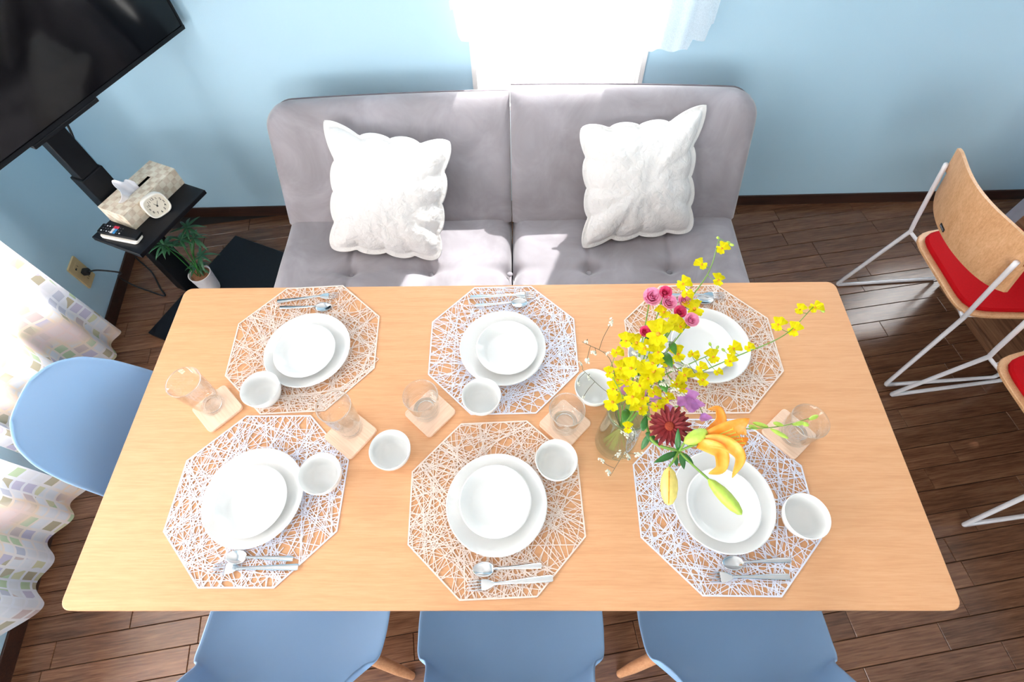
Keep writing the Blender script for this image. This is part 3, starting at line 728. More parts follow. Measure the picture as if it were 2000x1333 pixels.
# alarm clock: rounded square, facing out over the shelf edge
ck_p = pz(307, 402, SHZ + 0.0405)
fdir = (CAM - ck_p); fdir.z = 0; fdir.normalize(); fdir = (fdir * 0.6 + TN * 0.4).normalized(); tilt = radians(14)
cz = (fdir * cos(tilt) + V((0, 0, 1)) * sin(tilt)).normalized(); cx_ = V((0, 0, 1)).cross(cz).normalized(); cy_ = cz.cross(cx_)
clock = empty('alarm_clock', V((ck_p.x, ck_p.y, SHZ)), label='small cream rounded alarm clock in front of the tissue box', cat='clock')
CK = frame(cx_, cy_, cz, ck_p - V((ck_p.x, ck_p.y, SHZ)))
def sq(r, n=48, p=3.2):
    out = []
    for k in range(n):
        a = 2 * pi * k / n; c, s_ = cos(a), sin(a); q_ = (abs(c) ** p + abs(s_) ** p) ** (-1 / p); out.append((r * q_ * c, r * 0.95 * q_ * s_))
    return out
rings = [(0.026, -0.044), (0.034, -0.041), (0.0405, -0.030), (0.043, -0.012), (0.0425, -0.002), (0.0405, 0.001), (0.0375, 0.001), (0.0370, -0.0025)]
vs_ = []; n_ = 48
for r_, z_ in rings: vs_ += [CK @ V((x, y, z_)) for x, y in sq(r_)]
fs_ = [(j * n_ + k, j * n_ + (k + 1) % n_, (j + 1) * n_ + (k + 1) % n_, (j + 1) * n_ + k) for j in range(len(rings) - 1) for k in range(n_)] + [tuple(range(n_))[::-1]]
build(MB().add(vs_, fs_), 'case', M['cream_plastic'], clock, smooth=True, auto=50)
dial = build(MB().prism(sq(0.0368), -0.004, -0.0022, CK), 'dial', M['dial'], clock)
for h in range(1, 13):
    a = radians(90 - 30 * h); me = text_mesh(str(h), 0.0125, 'numeral')
    o = link('numeral', me, M['ink'], dial); o.matrix_local = CK @ Matrix.Translation(V((0.0272 * cos(a), 0.0262 * sin(a), -0.0018)))
def hand(a, l, w_, z_, nm):
    a = radians(a); d = V((sin(a), cos(a), 0)); s_ = V((d.y, -d.x, 0))
    p = [(-d * 0.005 + s_ * w_), (d * l + s_ * w_ * 0.5), (d * l - s_ * w_ * 0.5), (-d * 0.005 - s_ * w_)]
    build(MB().prism([(q_.x, q_.y) for q_ in p], z_, z_ + 0.0005, CK), nm, M['ink'], clock)
hand(335, 0.0125, 0.0012, -0.0014, 'hour_hand'); hand(40, 0.0185, 0.0009, -0.0008, 'minute_hand')
build(MB().lathe([(0.002, -0.0014), (0.002, -0.0001), (0.0, 0.0)], 12, CK), 'hand_pin', M['ink'], clock)
for sx_ in (-0.018, 0.018):
    bz = CK @ V((sx_, -0.036, -0.016)); build(MB().lathe([(0.004, 0.0), (0.004, max(0.003, bz.z))], 10, Matrix.Translation(V((bz.x, bz.y, 0))), True, True), 'foot', M['cream_plastic'], clock)
# two remotes, the black one lying on the white one
r0, r1 = pz(200, 452, SHZ + 0.012), pz(272, 466, SHZ + 0.012)
rd = (r1 - r0).normalized(); ra = math.atan2(rd.y, rd.x); rl = (r1 - r0).length
rc = (r0 + r1) / 2
wr = empty('white_remote_control', V((rc.x, rc.y, SHZ)), ra, 'white remote control lying under a black one on the shelf', 'remote')
build(MB().rprism(rrect(rl / 2, 0.0215, 0.012, 5), 0, 0.013, 0.003), 'body', M['cream_plastic'], wr, smooth=False)
for k in range(3): build(MB().lathe([(0.0, 0.0131), (0.003, 0.0131), (0.003, 0.0138), (0.0, 0.0138)], 10, Matrix.Translation(V((rl / 2 - 0.012, -0.01 + 0.01 * k, 0)))), 'button', M['btn_grey'], wr)
rc2 = pz(234, 453, SHZ + 0.022)
br = empty('black_remote_control', V((rc2.x, rc2.y, SHZ + 0.0135)), ra, 'black remote control with red and blue keys resting on a white one', 'remote')
build(MB().rprism(rrect(rl / 2 + 0.004, 0.0195, 0.004, 3), 0, 0.014, 0.003), 'body', M['black'], br)
rngb = random.Random(3)
for i in range(9):
    for j in range(3):
        x, y = -rl / 2 + 0.012 + i * 0.0105, -0.0115 + j * 0.0115
        if i in (4, 5):
            mt = {(4, 0): 'btn_white', (4, 1): 'btn_white', (4, 2): 'btn_red', (5, 0): 'btn_blue', (5, 1): 'btn_blue', (5, 2): 'btn_red'}[(i, j)]
            build(MB().box((x - 0.0046, y - 0.005, 0.0141), (x + 0.0046, y + 0.005, 0.0152)), 'button', M[mt], br)
        elif i < 8: build(MB().lathe([(0.0, 0.0141), (0.0026, 0.0141), (0.0026, 0.0149), (0.0, 0.0149)], 8, Matrix.Translation(V((x, y, 0)))), 'button', M['btn_white' if rngb.random() < 0.3 else 'btn_grey'], br)

# potted plant on the floor plate
pot_c = st(0.015, 0.098, 0.0205)
plant = empty('potted_plant', pot_c, label='small leafy green plant in a white pot on the black floor plate', cat='plant')
build(MB().lathe([(0.0, 0.0), (0.036, 0.0), (0.039, 0.01), (0.047, 0.105), (0.0475, 0.108), (0.044, 0.108), (0.043, 0.095), (0.0, 0.095)], 32), 'pot', M['pot'], plant, smooth=True, auto=40)
build(MB().lathe([(0.0, 0.100), (0.03, 0.099), (0.0425, 0.0955)], 20), 'soil', M['soil'], plant, smooth=True)
def leaf(mb, base, d, L, W, droop=0.3, nrm=None, fold=0.15, n=6, curl=0.0):
    """lance-shaped leaf from base along d, made as a thin folded blade"""
    d = V(d).normalized(); nrm = V(nrm) if nrm is not None else V((0, 0, 1)); s = d.cross(nrm)
    if s.length < 1e-3: s = d.cross(V((1, 0, 0)))
    s.normalize(); up = s.cross(d).normalized(); vs = []
    for i in range(n + 1):
        t = i / n; wv_ = W * (sin(pi * min(1, t * 0.94 + 0.06)) ** 0.8) * (1 - 0.35 * t)
        c = V(base) + d * (L * t * (1 - 0.25 * droop * t)) - up * (L * droop * t * t) + up * curl * L * sin(pi * t)
        vs += [c - s * wv_ / 2 + up * fold * wv_, c, c + s * wv_ / 2 + up * fold * wv_]
    fs = []
    for i in range(n):
        a = i * 3; fs += [(a, a + 1, a + 4, a + 3), (a + 1, a + 2, a + 5, a + 4)]
    mb.add(vs, fs)
rg = random.Random(5)
crowns = [((392, 500), 0.19), ((330, 482), 0.30), ((352, 468), 0.34), ((380, 465), 0.33), ((320, 478), 0.33), ((365, 445), 0.38), ((385, 520), 0.15)]
for k, ((px, py), z) in enumerate(crowns):
    tip = pz(px, py, z) - pot_c; base = V((0.012 * cos(k), 0.012 * sin(k), 0.097))
    mid = base * 0.5 + tip * 0.5 + V((0, 0, 0.02))
    stm = build(MB().tube(bez([base, mid, tip], 5), 0.0022, 6), 'stalk', M['leaf_dark'], plant, smooth=True)
    for i in range(9):
        a = 2 * pi * i / 9 + rg.random() * 0.5; el = rg.uniform(-0.15, 0.45)
        lm = MB(); leaf(lm, tip, (cos(a) * cos(el), sin(a) * cos(el), sin(el)), rg.uniform(0.05, 0.078), 0.014, rg.uniform(0.2, 0.6))
        o = build(lm, 'leaf', M['fern'], stm, smooth=True); so = o.modifiers.new('t', 'SOLIDIFY'); so.thickness = 0.0006

# ------------------------------------------------------------------ curtains
def curtain(name, fn, nu, nv, width, height, mat, label, loc, extra=None):
    root = empty(name, loc, label=label, cat='curtain')
    me = bpy.data.meshes.new('cloth'); W_ = nu + 1
    vs_ = [V(fn(i / nu, j / nv)) - V(loc) for j in range(nv + 1) for i in range(nu + 1)]
    fs_ = [(j * W_ + i, j * W_ + i + 1, (j + 1) * W_ + i + 1, (j + 1) * W_ + i) for j in range(nv) for i in range(nu)]
    me.from_pydata(vs_, [], fs_); uvl = me.uv_layers.new(name='UVMap')
    for p in me.polygons:
        p.use_smooth = True
        for li in p.loop_indices:
            vi = me.loops[li].vertex_index; uvl.data[li].uv = ((vi % W_) / nu * width, (vi // W_) / nv * height)
    link('cloth', me, mat, root)
    return root
# valance over the back window: two gathered sheer panels, scalloped hem (bottom edge read off the photograph)
hem_px = [(885, 20), (893, 70), (901, 83), (930, 72), (975, 62), (1010, 56), (1060, 62), (1110, 66), (1170, 66), (1220, 72), (1245, 85), (1275, 98), (1310, 98), (1342, 96), (1352, 74), (1373, 72), (1386, 40)]
bn = V((-0.012, 1, 0)); bp0 = V((0, 1.745, 0))
hem = [pp(x, y, bp0, bn) for x, y in hem_px]
def hem_z(x):
    if x <= hem[0].x: return hem[0].z
    for a, b in zip(hem[:-1], hem[1:]):
        if a.x <= x <= b.x: return a.z + (b.z - a.z) * (x - a.x) / max(1e-6, b.x - a.x)
    return hem[-1].z
VX0, VX1, VTOP = hem[0].x - 0.01, hem[-1].x + 0.01, 2.03
def vfn(a, b):
    x = VX0 + (VX1 - VX0) * a; z0 = hem_z(x); z = VTOP + (z0 - VTOP) * b
    y = 1.748 + 0.012 * x + 0.010 * sin(a * 62 + 1.2 * sin(a * 9)) * (0.5 + 0.5 * b) + 0.008 * sin(a * 23 + 1) * b
    return (x, y - 0.012 * b, z)
val = curtain('valance_curtain', vfn, 220, 24, 1.6, 1.1, M['valance'], 'sheer white valance curtain over the window behind the sofa', (0.25, 1.76, 2.05))
build(MB().tube([V((VX0 - 0.25 - 0.04, -0.012, -0.015)), V((VX1 - 0.25 + 0.04, -0.002, -0.015))], 0.008, 10), 'curtain_rod', M['white_metal'], val, smooth=True)
mb = MB()
for xx_ in (VX0 - 0.25 - 0.02, VX1 - 0.25 + 0.02): mb.box((xx_ - 0.008, -0.006, -0.025), (xx_ + 0.008, 0.026, -0.005))
build(mb, 'rod_bracket', M['white_metal'], val)
# unseen sheer panel added over the second window to hold back its sun
def pfn(a, b):
    s_ = 3.945 + 0.74 * a; p = mb_back @ V((s_, -0.055 + 0.014 * sin(a * 58 + 1.4 * sin(a * 8)), 2.04 - 1.46 * b)); return p
pan = curtain('sun_screen_curtain', pfn, 150, 20, 1.5, 1.6, sheer('white_sheer', (0.93, 0.94, 0.96, 1), 0.16, 0.8), 'unseen sheer white curtain added to hold back sun at the window beyond the red chairs', mb_back @ V((4.315, -0.055, 2.05)))
build(MB().tube([V((-0.38, -0.0046, 0.0)), V((0.38, 0.0046, 0.0))], 0.008, 10), 'curtain_rod', M['white_metal'], pan, smooth=True)
mb = MB()
for xx_ in (-0.37, 0.37): mb.box((xx_ - 0.008, -0.012, -0.008), (xx_ + 0.008, 0.049, 0.008))
build(mb, 'rod_bracket', M['white_metal'], pan)
# mosaic curtains on the curtain wall; s = distance along the wall from its back corner
def lw(s, off, z): return V((CL[0], CL[1], 0)) + V((0.1425, -0.9898, 0)) * s + ln * off + V((0, 0, z))
def mos(s0, s1, off, seed, hemf, bulge):
    def fn(a, b):
        k = b; s = s0 + (s1 - s0) * a; z = 2.08 + (hemf(a) - 2.08) * b
        o = off + 0.022 * sin(a * (s1 - s0) * 46 + seed + 1.5 * sin(a * 7)) * (0.45 + 0.55 * b) + 0.018 * sin(a * 13 + seed) * b + bulge(a, b)
        return lw(s, o, z)
    return fn
hA = lambda a: 0.075 + 0.03 * sin(a * 17 + 1) * 0.4 + (0.05 * max(0, a - 0.8) / 0.2)
hB = lambda a: 0.075 + 0.008 * sin(a * 19) + 0.11 * max(0.0, min(1.0, (a - 0.34) / 0.10)) ** 1.3
curtain('mosaic_curtain', mos(0.73, 1.33, 0.062, 0.4, hA, lambda a, b: 0.02 * b * b * math.exp(-((a - 0.14) / 0.18) ** 2)), 140, 46, 0.9, 2.0, M['mosaic'],
        'sheer curtain with pastel mosaic squares between the wall socket and the blue chair', lw(0.70, 0.08, 2.08))
curtain('mosaic_curtain', mos(1.40, 2.45, 0.085, 2.1, hB, lambda a, b: 0.03 * b * b * math.exp(-((a - 0.05) / 0.1) ** 2)), 200, 46, 1.55, 2.0, M['mosaic'],
        'sheer curtain with pastel mosaic squares beside the table corner, away from the television', lw(1.40, 0.08, 2.08))
rod = MB().tube([lw(0.62, 0.085, 2.09), lw(4.0, 0.085, 2.09)], 0.011, 10)
for s in (0.8, 2.3, 3.9): p = lw(s, 0, 2.09); rod.tube([p, p + ln * 0.085], 0.006, 8)
tag(build(rod, 'curtain_rail', M['white_metal'], smooth=True), 'white curtain rail above the mosaic curtains', 'curtain rail')

# ------------------------------------------------------------------ red chairs and the counter they face
def red_chair():
    root = empty('wire_chair', (0, 0, 0))
    # local: front +x, right side -y; rear floor points at x = 0, y = +-0.245
    R = 0.0075; zs = 0.405; ys, yf = 0.19, 0.245
    for s in (1, -1):
        path = [V((0.05, s * 0.185, 0.86)), V((0.045, s * 0.188, 0.70)), V((0.035, s * 0.19, zs + 0.06)), V((0.05, s * 0.192, zs)), V((0.005, s * yf, 0.02)), V((0.012, s * yf, 0.008)), V((0.44, s * yf, 0.008)), V((0.452, s * (yf - 0.003), 0.02)), V((0.42, s * 0.20, zs - 0.02))]
        path[0] = V((-0.035, s * 0.200, 0.715)); path[1] = V((-0.005, s * 0.197, 0.60)); path[2] = V((0.035, s * 0.194, zs + 0.05))
        fine = []
        for a, b in zip(path[:-1], path[1:]): fine += [a + (b - a) * (k / 4) for k in range(4)]
        build(MB().tube(fine + [path[-1]], R, 10), 'side_frame', M['white_metal'], root, smooth=True)
    mb = MB(); f = zs - 0.02
    mb.tube([V((0.05, -0.192, zs - 0.002)), V((0.075, -0.15, f)), V((0.075, 0.15, f)), V((0.05, 0.192, zs - 0.002))], 0.006, 8).tube([V((0.075, 0.17, f)), V((0.42, 0.20, f))], 0.006, 8).tube([V((0.075, -0.17, f)), V((0.42, -0.20, f))], 0.006, 8).tube([V((0.42, -0.20, f)), V((0.42, 0.20, f))], 0.006, 8)
    build(mb, 'seat_support', M['white_metal'], root, smooth=True)
    out = []
    for k in range(64):
        a = 2 * pi * k / 64; c, s_ = cos(a), sin(a); q_ = (abs(c) ** 6.5 + abs(s_) ** 6.5) ** (-1 / 6.5)
        x = 0.255 + 0.205 * q_ * c; y = (0.205 + 0.02 * (q_ * c)) * q_ * s_
        out.append((x, y))
    seat = build(MB().rprism(out, zs - 0.013, zs - 0.001, 0.002), 'seat', M['ply'], root)
    pad = [(0.255 + (x - 0.255) * 0.92, y * 0.92) for x, y in out]
    build(MB().rprism(pad, zs - 0.0008, zs + 0.018, 0.006), 'seat_pad', M['red'], root, smooth=True, auto=40)
    def bk(a, b, o):
        u = 2 * a - 1; y = 0.212 * u; z = 0.56 + 0.235 * b; x = 0.012 - 0.075 * b - 0.055 * (1 - u * u) + o
        z += -0.02 * (abs(u) ** 6) * (1 if b > 0.5 else -1)
        return V((x + 0.02, y * (1 - 0.05 * b), z))
    mb = MB(); nu, nv = 28, 10
    mb.grid(lambda a, b: bk(a, b, 0.0), nu, nv); n0 = len(mb.v); mb.grid(lambda a, b: bk(a, b, 0.011), nu, nv)
    W_ = nu + 1
    for L in ([i for i in range(W_)], [nv * W_ + i for i in range(W_)], [j * W_ for j in range(nv + 1)], [j * W_ + nu for j in range(nv + 1)]):
        mb.f += [(L[i], L[i + 1], n0 + L[i + 1], n0 + L[i]) for i in range(len(L) - 1)]
    bo = build(mb, 'backrest', M['ply'], root, smooth=True, auto=40)
    # maker's tag near the bottom edge, on the rear face
    c = bk(0.62, 0.10, 0.0); dx = (bk(0.70, 0.10, 0) - c).normalized(); dz = (bk(0.62, 0.2, 0) - c).normalized(); dn = -dx.cross(dz).normalized()
    if dn.x > 0: dn = -dn
    TG = frame(dx, dz, dx.cross(dz), c + dn * 0.0012)
    tg = build(MB().rprism(rrect(0.016, 0.007, 0.002, 3), -0.001, 0.001, 0.0003, TG), 'maker_tag', M['rubber'], bo)
    for k in range(5): build(MB().box((-0.011 + k * 0.005, -0.003, -0.0014), (-0.011 + k * 0.005 + 0.003, 0.0005 + 0.0015 * (k % 2), 0.0014), TG), 'tag_mark', M['grey_panel'], tg)
    return root
rc1 = red_chair()
for i, (pf, pn, lab) in enumerate((((1632, 557), (1725, 752), 'white wire chair with red seat pad and plywood back, standing nearer the blue wall'), ((1735, 770), (1878, 1030), 'white wire chair with red seat pad standing farther from the blue wall'))):
    a, b = pz(*pf, 0.008), pz(*pn, 0.008); d = (a - b); rz = math.atan2(d.y, d.x) - pi / 2
    o = rc1 if i == 0 else copy_tree(rc1); c = (a + b) / 2
    o.location = (c.x, c.y, 0); o.rotation_euler = (0, 0, rz); tag(o, lab, 'chair', 'red seated wire chairs at the counter')
k0, k1 = pz(1864, 604, 0), pz(1951, 723, 0); kd = (k0 - k1).normalized(); kn = V((-kd.y, kd.x, 0))       # kn towards the dining table
if kn.x > 0: kn = -kn
cnt = empty('wooden_counter', k0 + kd * 0.12, label='brown wooden counter panel behind the red chairs', cat='counter')
KM = frame(kd, -kn, V((0, 0, 1)), k0 + kd * 0.12); cnt.matrix_world = KM
build(MB().box((-1.75, 0.012, 0.0), (0, 0.03, 0.66)), 'front_panel', M['counter'], cnt)
build(MB().box((-1.75, 0.0, 0.0), (0, 0.0115, 0.035)), 'toe_rail', M['counter'], cnt, bevel=0.003)
build(MB().box((-1.75, 0.031, 0.0), (-1.73, 0.45, 0.66)).box((-0.02, 0.031, 0.0), (0, 0.45, 0.66)), 'side_panel', M['counter'], cnt)
build(MB().box((-1.78, 0.0, 0.6605), (0.03, 0.50, 0.69)), 'counter_top', M['counter'], cnt, bevel=0.003)
tag(build(MB().rprism(rrect(0.14, 0.12, 0.02, 4), 0, 0.25, 0.012), 'storage_stool', M['grey_panel'], loc=(2.445, 1.56, 0.0)), 'pale grey box stool beyond the red chair by the wall', 'stool')

# ------------------------------------------------------------------ table setting
def octo(R, th): return [(R * cos(th + pi / 8 + pi / 4 * k), R * sin(th + pi / 8 + pi / 4 * k)) for k in range(8)]
def clip_chord(p, d, poly):
    t0, t1 = -9.0, 9.0; n = len(poly)
    for i in range(n):
        a, b = V(poly[i]), V(poly[(i + 1) % n]); e = b - a; nn_ = V((-e.y, e.x))
        den = nn_.dot(d); num = nn_.dot(a - p)
        if abs(den) < 1e-9:
            if num > 0: return None
            continue
        t = num / den
        if den > 0: t0 = max(t0, t)
        else: t1 = min(t1, t)
    return (p + d * t0, p + d * t1) if t1 - t0 > 0.02 else None
def placemat(x, y, th, mat, label, seed):
    root = empty('placemat', (x, y, TZ + 0.0012), 0, label, 'placemat', 'octagonal placemats on the dining table')
    rg = random.Random(seed); R = 0.2039; out, inn = octo(R, th), octo(R - 0.0035, th); mb = MB(); h = 0.0018
    vs_ = [V((*p, z)) for z in (0, h) for p in out] + [V((*p, z)) for z in (0, h) for p in inn]
    fs_ = []
    for k in range(8):
        k2 = (k + 1) % 8; fs_ += [(k, k2, 8 + k2, 8 + k), (16 + k2, 16 + k, 24 + k, 24 + k2), (8 + k, 8 + k2, 24 + k2, 24 + k), (k2, k, 16 + k, 16 + k2)]
    build(mb.add(vs_, fs_), 'border', mat, root)
    mb = MB(); poly = octo(R - 0.003, th)
    nodes = [V((rg.uniform(-R, R), rg.uniform(-R, R))) for _ in range(70)]
    def strand(a, b, wd, z):
        d = (b - a); L = d.length
        if L < 0.01: return
        d /= L; s = V((-d.y, d.x)) * wd / 2; t = 0.0007
        mb.add([V((*(a - s), z)), V((*(a + s), z)), V((*(b + s), z)), V((*(b - s), z)), V((*(a - s), z + t)), V((*(a + s), z + t)), V((*(b + s), z + t)), V((*(b - s), z + t))],
               [(4, 7, 6, 5), (0, 1, 2, 3), (0, 4, 5, 1), (1, 5, 6, 2), (2, 6, 7, 3), (3, 7, 4, 0)])
    for k in range(165):
        ang_ = rg.uniform(0, pi); p = rg.choice(nodes) + V((rg.gauss(0, 0.004), rg.gauss(0, 0.004))) if rg.random() < 0.6 else V((rg.uniform(-R, R), rg.uniform(-R, R)))
        c = clip_chord(p, V((cos(ang_), sin(ang_))), poly)
        if not c: continue
        a, b = c
        # a strand wanders a little: two bends
        m1 = a.lerp(b, 0.33) + V((rg.gauss(0, 0.004), rg.gauss(0, 0.004))); m2 = a.lerp(b, 0.66) + V((rg.gauss(0, 0.004), rg.gauss(0, 0.004)))
        z = 0.0002 + 0.0009 * rg.random(); wd = rg.uniform(0.0011, 0.0019)
        for u_, v_ in ((a, m1), (m1, m2), (m2, b)): strand(u_, v_, wd, z)
    for k in range(300):                                   # short linking strands
        p = V((rg.uniform(-R, R), rg.uniform(-R, R))); ang_ = rg.uniform(0, 2 * pi); d = V((cos(ang_), sin(ang_)))
        c = clip_chord(p, d, poly)
        if not c: continue
        L = rg.uniform(0.03, 0.09); b = p + d * L
        if math.hypot(*b) < R * 0.90 and math.hypot(*p) < R * 0.92: strand(p, b, rg.uniform(0.0011, 0.0018), 0.0002 + 0.0009 * rg.random())
    tag(build(mb, 'openwork_strands', mat, root), kind='stuff')
    return root
ROW = {'F': 'on the blue-chair side', 'B': 'on the sofa side'}
MATS = {'FL': (-0.547, 0.228, -0.001, 'silver', 'silver openwork octagonal placemat at the curtain end, blue-chair side of the table'),
        'FM': (-0.020, 0.208, 0.041, 'champagne', 'champagne openwork octagonal placemat in the middle of the table, blue-chair side'),
        'FR': (0.475, 0.212, -0.011, 'silver', 'silver openwork octagonal placemat under the orange lily'),
        'BL': (-0.524, 0.611, 0.051, 'champagne', 'champagne openwork octagonal placemat at the curtain end, sofa side of the table'),
        'BM': (-0.008, 0.604, 0.015, 'silver', 'silver openwork octagonal placemat in the middle of the table, sofa side'),
        'BR': (0.499, 0.602, 0.004, 'champagne', 'champagne openwork octagonal placemat under the yellow flowers')}
MATZ = TZ + 0.0012 + 0.0020
for i, (k, (x, y, th, mt, lab)) in enumerate(MATS.items()): placemat(x, y, th, M[mt], lab, 11 + i)
def lathe_obj(name, prof, mat, n=56): return build(MB().lathe(prof, n), name, mat, smooth=True, auto=55)
PR = 0.1085
plate_p = [(0.0, 0.002), (0.055, 0.002), (0.057, 0.0), (0.062, 0.0), (0.064, 0.003), (0.085, 0.009), (PR - 0.002, 0.0205), (PR, 0.0225), (PR - 0.002, 0.0240), (0.090, 0.0165), (0.072, 0.0085), (0.062, 0.0065), (0.0, 0.0060)]
SR = 0.0770
small_p = [(0.0, 0.002), (0.040, 0.002), (0.042, 0.0), (0.046, 0.0), (0.048, 0.004), (0.064, 0.012), (SR - 0.001, 0.0240), (SR, 0.0260), (SR - 0.0025, 0.0272), (0.066, 0.0185), (0.056, 0.0090), (0.048, 0.0068), (0.0, 0.0062)]
BR_ = 0.0465
bowl_p = [(0.0, 0.003), (0.021, 0.003), (0.0215, 0.0), (0.0245, 0.0), (0.026, 0.004), (0.036, 0.014), (0.043, 0.030), (BR_ - 0.0002, 0.050), (BR_ - 0.0012, 0.0515), (BR_ - 0.0026, 0.0500), (0.040, 0.031), (0.033, 0.0165), (0.022, 0.0085), (0.0, 0.0078)]
PL = {'FL': ((494, 970), (489, 978)), 'FM': ((970, 983), (967, 978)), 'FR': ((1413, 978), (1414, 985)), 'BL': ((600, 682), (594, 684)), 'BM': ((982, 678), (990, 678)), 'BR': ((1380, 672), (1372, 672))}
WHERE = {'FL': 'at the curtain end on the blue-chair side', 'FM': 'in the middle setting on the blue-chair side', 'FR': 'under the orange lily', 'BL': 'at the curtain end on the sofa side', 'BM': 'in the middle setting on the sofa side', 'BR': 'behind the yellow flowers on the sofa side'}
p0 = s0_ = None
for k, (a, b) in PL.items():
    pa, pb = pz(*a, MATZ + 0.022), pz(*b, MATZ + 0.0335)
    if p0 is None: p0 = lathe_obj('dinner_plate', plate_p, M['ceramic']); o = p0
    else: o = p0.copy(); col.objects.link(o)
    o.location = (pa.x, pa.y, MATZ); tag(o, 'large white dinner plate ' + WHERE[k], 'plate', 'large white dinner plates')
    if s0_ is None: s0_ = lathe_obj('side_plate', small_p, M['ceramic']); o = s0_
    else: o = s0_.copy(); col.objects.link(o)
    o.location = (pb.x, pb.y, MATZ + 0.0066); tag(o, 'small white plate stacked ' + WHERE[k], 'plate', 'small white plates on the dinner plates')
BOWLS = [((507, 759), 1, 'small white bowl on the champagne mat at the curtain end, sofa side'), ((940, 773), 1, 'small white bowl on the silver mat in the middle, sofa side'),
         ((1161, 755), 0, 'small white bowl behind the flower vase, overhung by thin twigs'), ((1264, 692), 1, 'small white bowl hidden behind the yellow and pink flowers'),
         ((624, 925), 1, 'small white bowl on the silver mat at the curtain end, blue-chair side'), ((761, 878), 0, 'small white bowl on bare wood beside the tumbler and coaster'),
         ((1087, 898), 1, 'small white bowl on the champagne mat in the middle, beside the vase'), ((1577, 1008), 1, 'small white bowl on the silver mat at the red-chair end')]
b0_ = None
for (px, onmat, lab) in BOWLS:
    z = MATZ if onmat else TZ + 0.0003
    p = pz(*px, z + 0.050)
    if b0_ is None: b0_ = lathe_obj('bowl', bowl_p, M['ceramic'], 48); o = b0_
    else: o = b0_.copy(); col.objects.link(o)
    o.location = (p.x, p.y, z); tag(o, lab, 'bowl', 'small white bowls on the table')

# cutlery: spoon and fork along local +x, head at +x
def spoon():
    root = empty('spoon', (0, 0, 0))
    mb = MB()
    def bowl(a, b):
        t = a * 2 - 1; s = b * 2 - 1; L, W_ = 0.026, 0.0165
        r = sqrt(max(0, 1 - t * t)); x = 0.026 + L * t; y = W_ * s * r * (1 - 0.12 * t); z = 0.0065 - 0.0055 * (1 - (s * s)) * r * r - 0.0005
        return (x, y, z)
    mb.grid(bowl, 18, 12); o = build(mb, 'spoon_bowl', M['steel'], root, smooth=True); so = o.modifiers.new('t', 'SOLIDIFY'); so.thickness = 0.0012; so.offset = 1
    mb = MB(); sec = [(-0.115, 0.0050, 0.0030), (-0.112, 0.0062, 0.0030), (-0.085, 0.0058, 0.0034), (-0.05, 0.0042, 0.0050), (-0.02, 0.0030, 0.0070), (0.002, 0.0034, 0.0066)]
    handle(mb, sec); build(mb, 'handle', M['steel'], root, smooth=True, auto=50)
    return root
def handle(mb, sec, t=0.0022):
    vs_ = []
    for x, hw_, z in sec: vs_ += [V((x, -hw_, z)), V((x, -hw_ * 0.6, z + t * 0.7)), V((x, hw_ * 0.6, z + t * 0.7)), V((x, hw_, z)), V((x, hw_ * 0.6, z - t * 0.4)), V((x, -hw_ * 0.6, z - t * 0.4))]
    n = len(sec); fs_ = [(i * 6 + k, i * 6 + (k + 1) % 6, (i + 1) * 6 + (k + 1) % 6, (i + 1) * 6 + k) for i in range(n - 1) for k in range(6)] + [tuple(range(6)), tuple(range((n - 1) * 6, n * 6))]
    mb.add(vs_, fs_)
def fork():
    root = empty('fork', (0, 0, 0))
    mb = MB(); handle(mb, [(-0.135, 0.0055, 0.0030), (-0.131, 0.0068, 0.0030), (-0.10, 0.0062, 0.0034), (-0.06, 0.0046, 0.0050), (-0.025, 0.0032, 0.0070), (-0.004, 0.0034, 0.0068)])
    build(mb, 'handle', M['steel'], root, smooth=True, auto=50)
    mb = MB(); handle(mb, [(-0.006, 0.0034, 0.0068), (0.004, 0.0085, 0.0058), (0.012, 0.0108, 0.0046), (0.022, 0.0110, 0.0036)], 0.0018)
    build(mb, 'fork_head', M['steel'], root, smooth=True, auto=50)
    for k in range(4):
        y = -0.0092 + k * 0.00613
        build(MB().tube([V((0.0215, y, 0.0036)), V((0.035, y, 0.0034)), V((0.048, y * 0.98, 0.0046)), V((0.053, y * 0.96, 0.0058))], [0.0016, 0.0014, 0.0011, 0.0006], 6), 'tine', M['steel'], root, smooth=True)
    return root
# (tail pixel, head pixel) for fork and spoon at each setting
CUT = {'FL': (((582, 1108), (412, 1112)), ((572, 1092), (448, 1088))), 'FM': (((1080, 1130), (912, 1146)), ((1058, 1105), (938, 1113))), 'FR': (((1543, 1127), (1380, 1128)), ((1545, 1094), (1432, 1100))),
       'BL': (((541, 588), (662, 576)), ((546, 600), (628, 600))), 'BM': (((918, 580), (1046, 576)), ((928, 596), (1012, 592))), 'BR': (((1283, 576), (1415, 577)), ((1290, 588), (1390, 585)))}
fk = sp = None
for k, (f_, s_) in CUT.items():
    for kind, (ta, he) in (('fork', f_), ('spoon', s_)):
        a, b = pz(*ta, MATZ + 0.004), pz(*he, MATZ + 0.004); d = (b - a); L = d.length; rz = math.atan2(d.y, d.x)
        if kind == 'fork': 
            if fk is None: fk = fork(); o = fk
            else: o = copy_tree(fk)
            L0 = 0.188; off = 0.135
        else:
            if sp is None: sp = spoon(); o = sp
            else: o = copy_tree(sp)
            L0 = 0.167; off = 0.115
        sc = max(0.85, min(1.12, L / L0)); d.normalize(); p = a + d * off * sc
        o.location = (p.x, p.y, MATZ - 0.0006); o.rotation_euler = (0, 0, rz); o.scale = (sc, sc, 1)
        tag(o, 'steel %s on the placemat %s' % (kind, WHERE[k]), kind, 'steel %ss laid on the placemats' % kind)

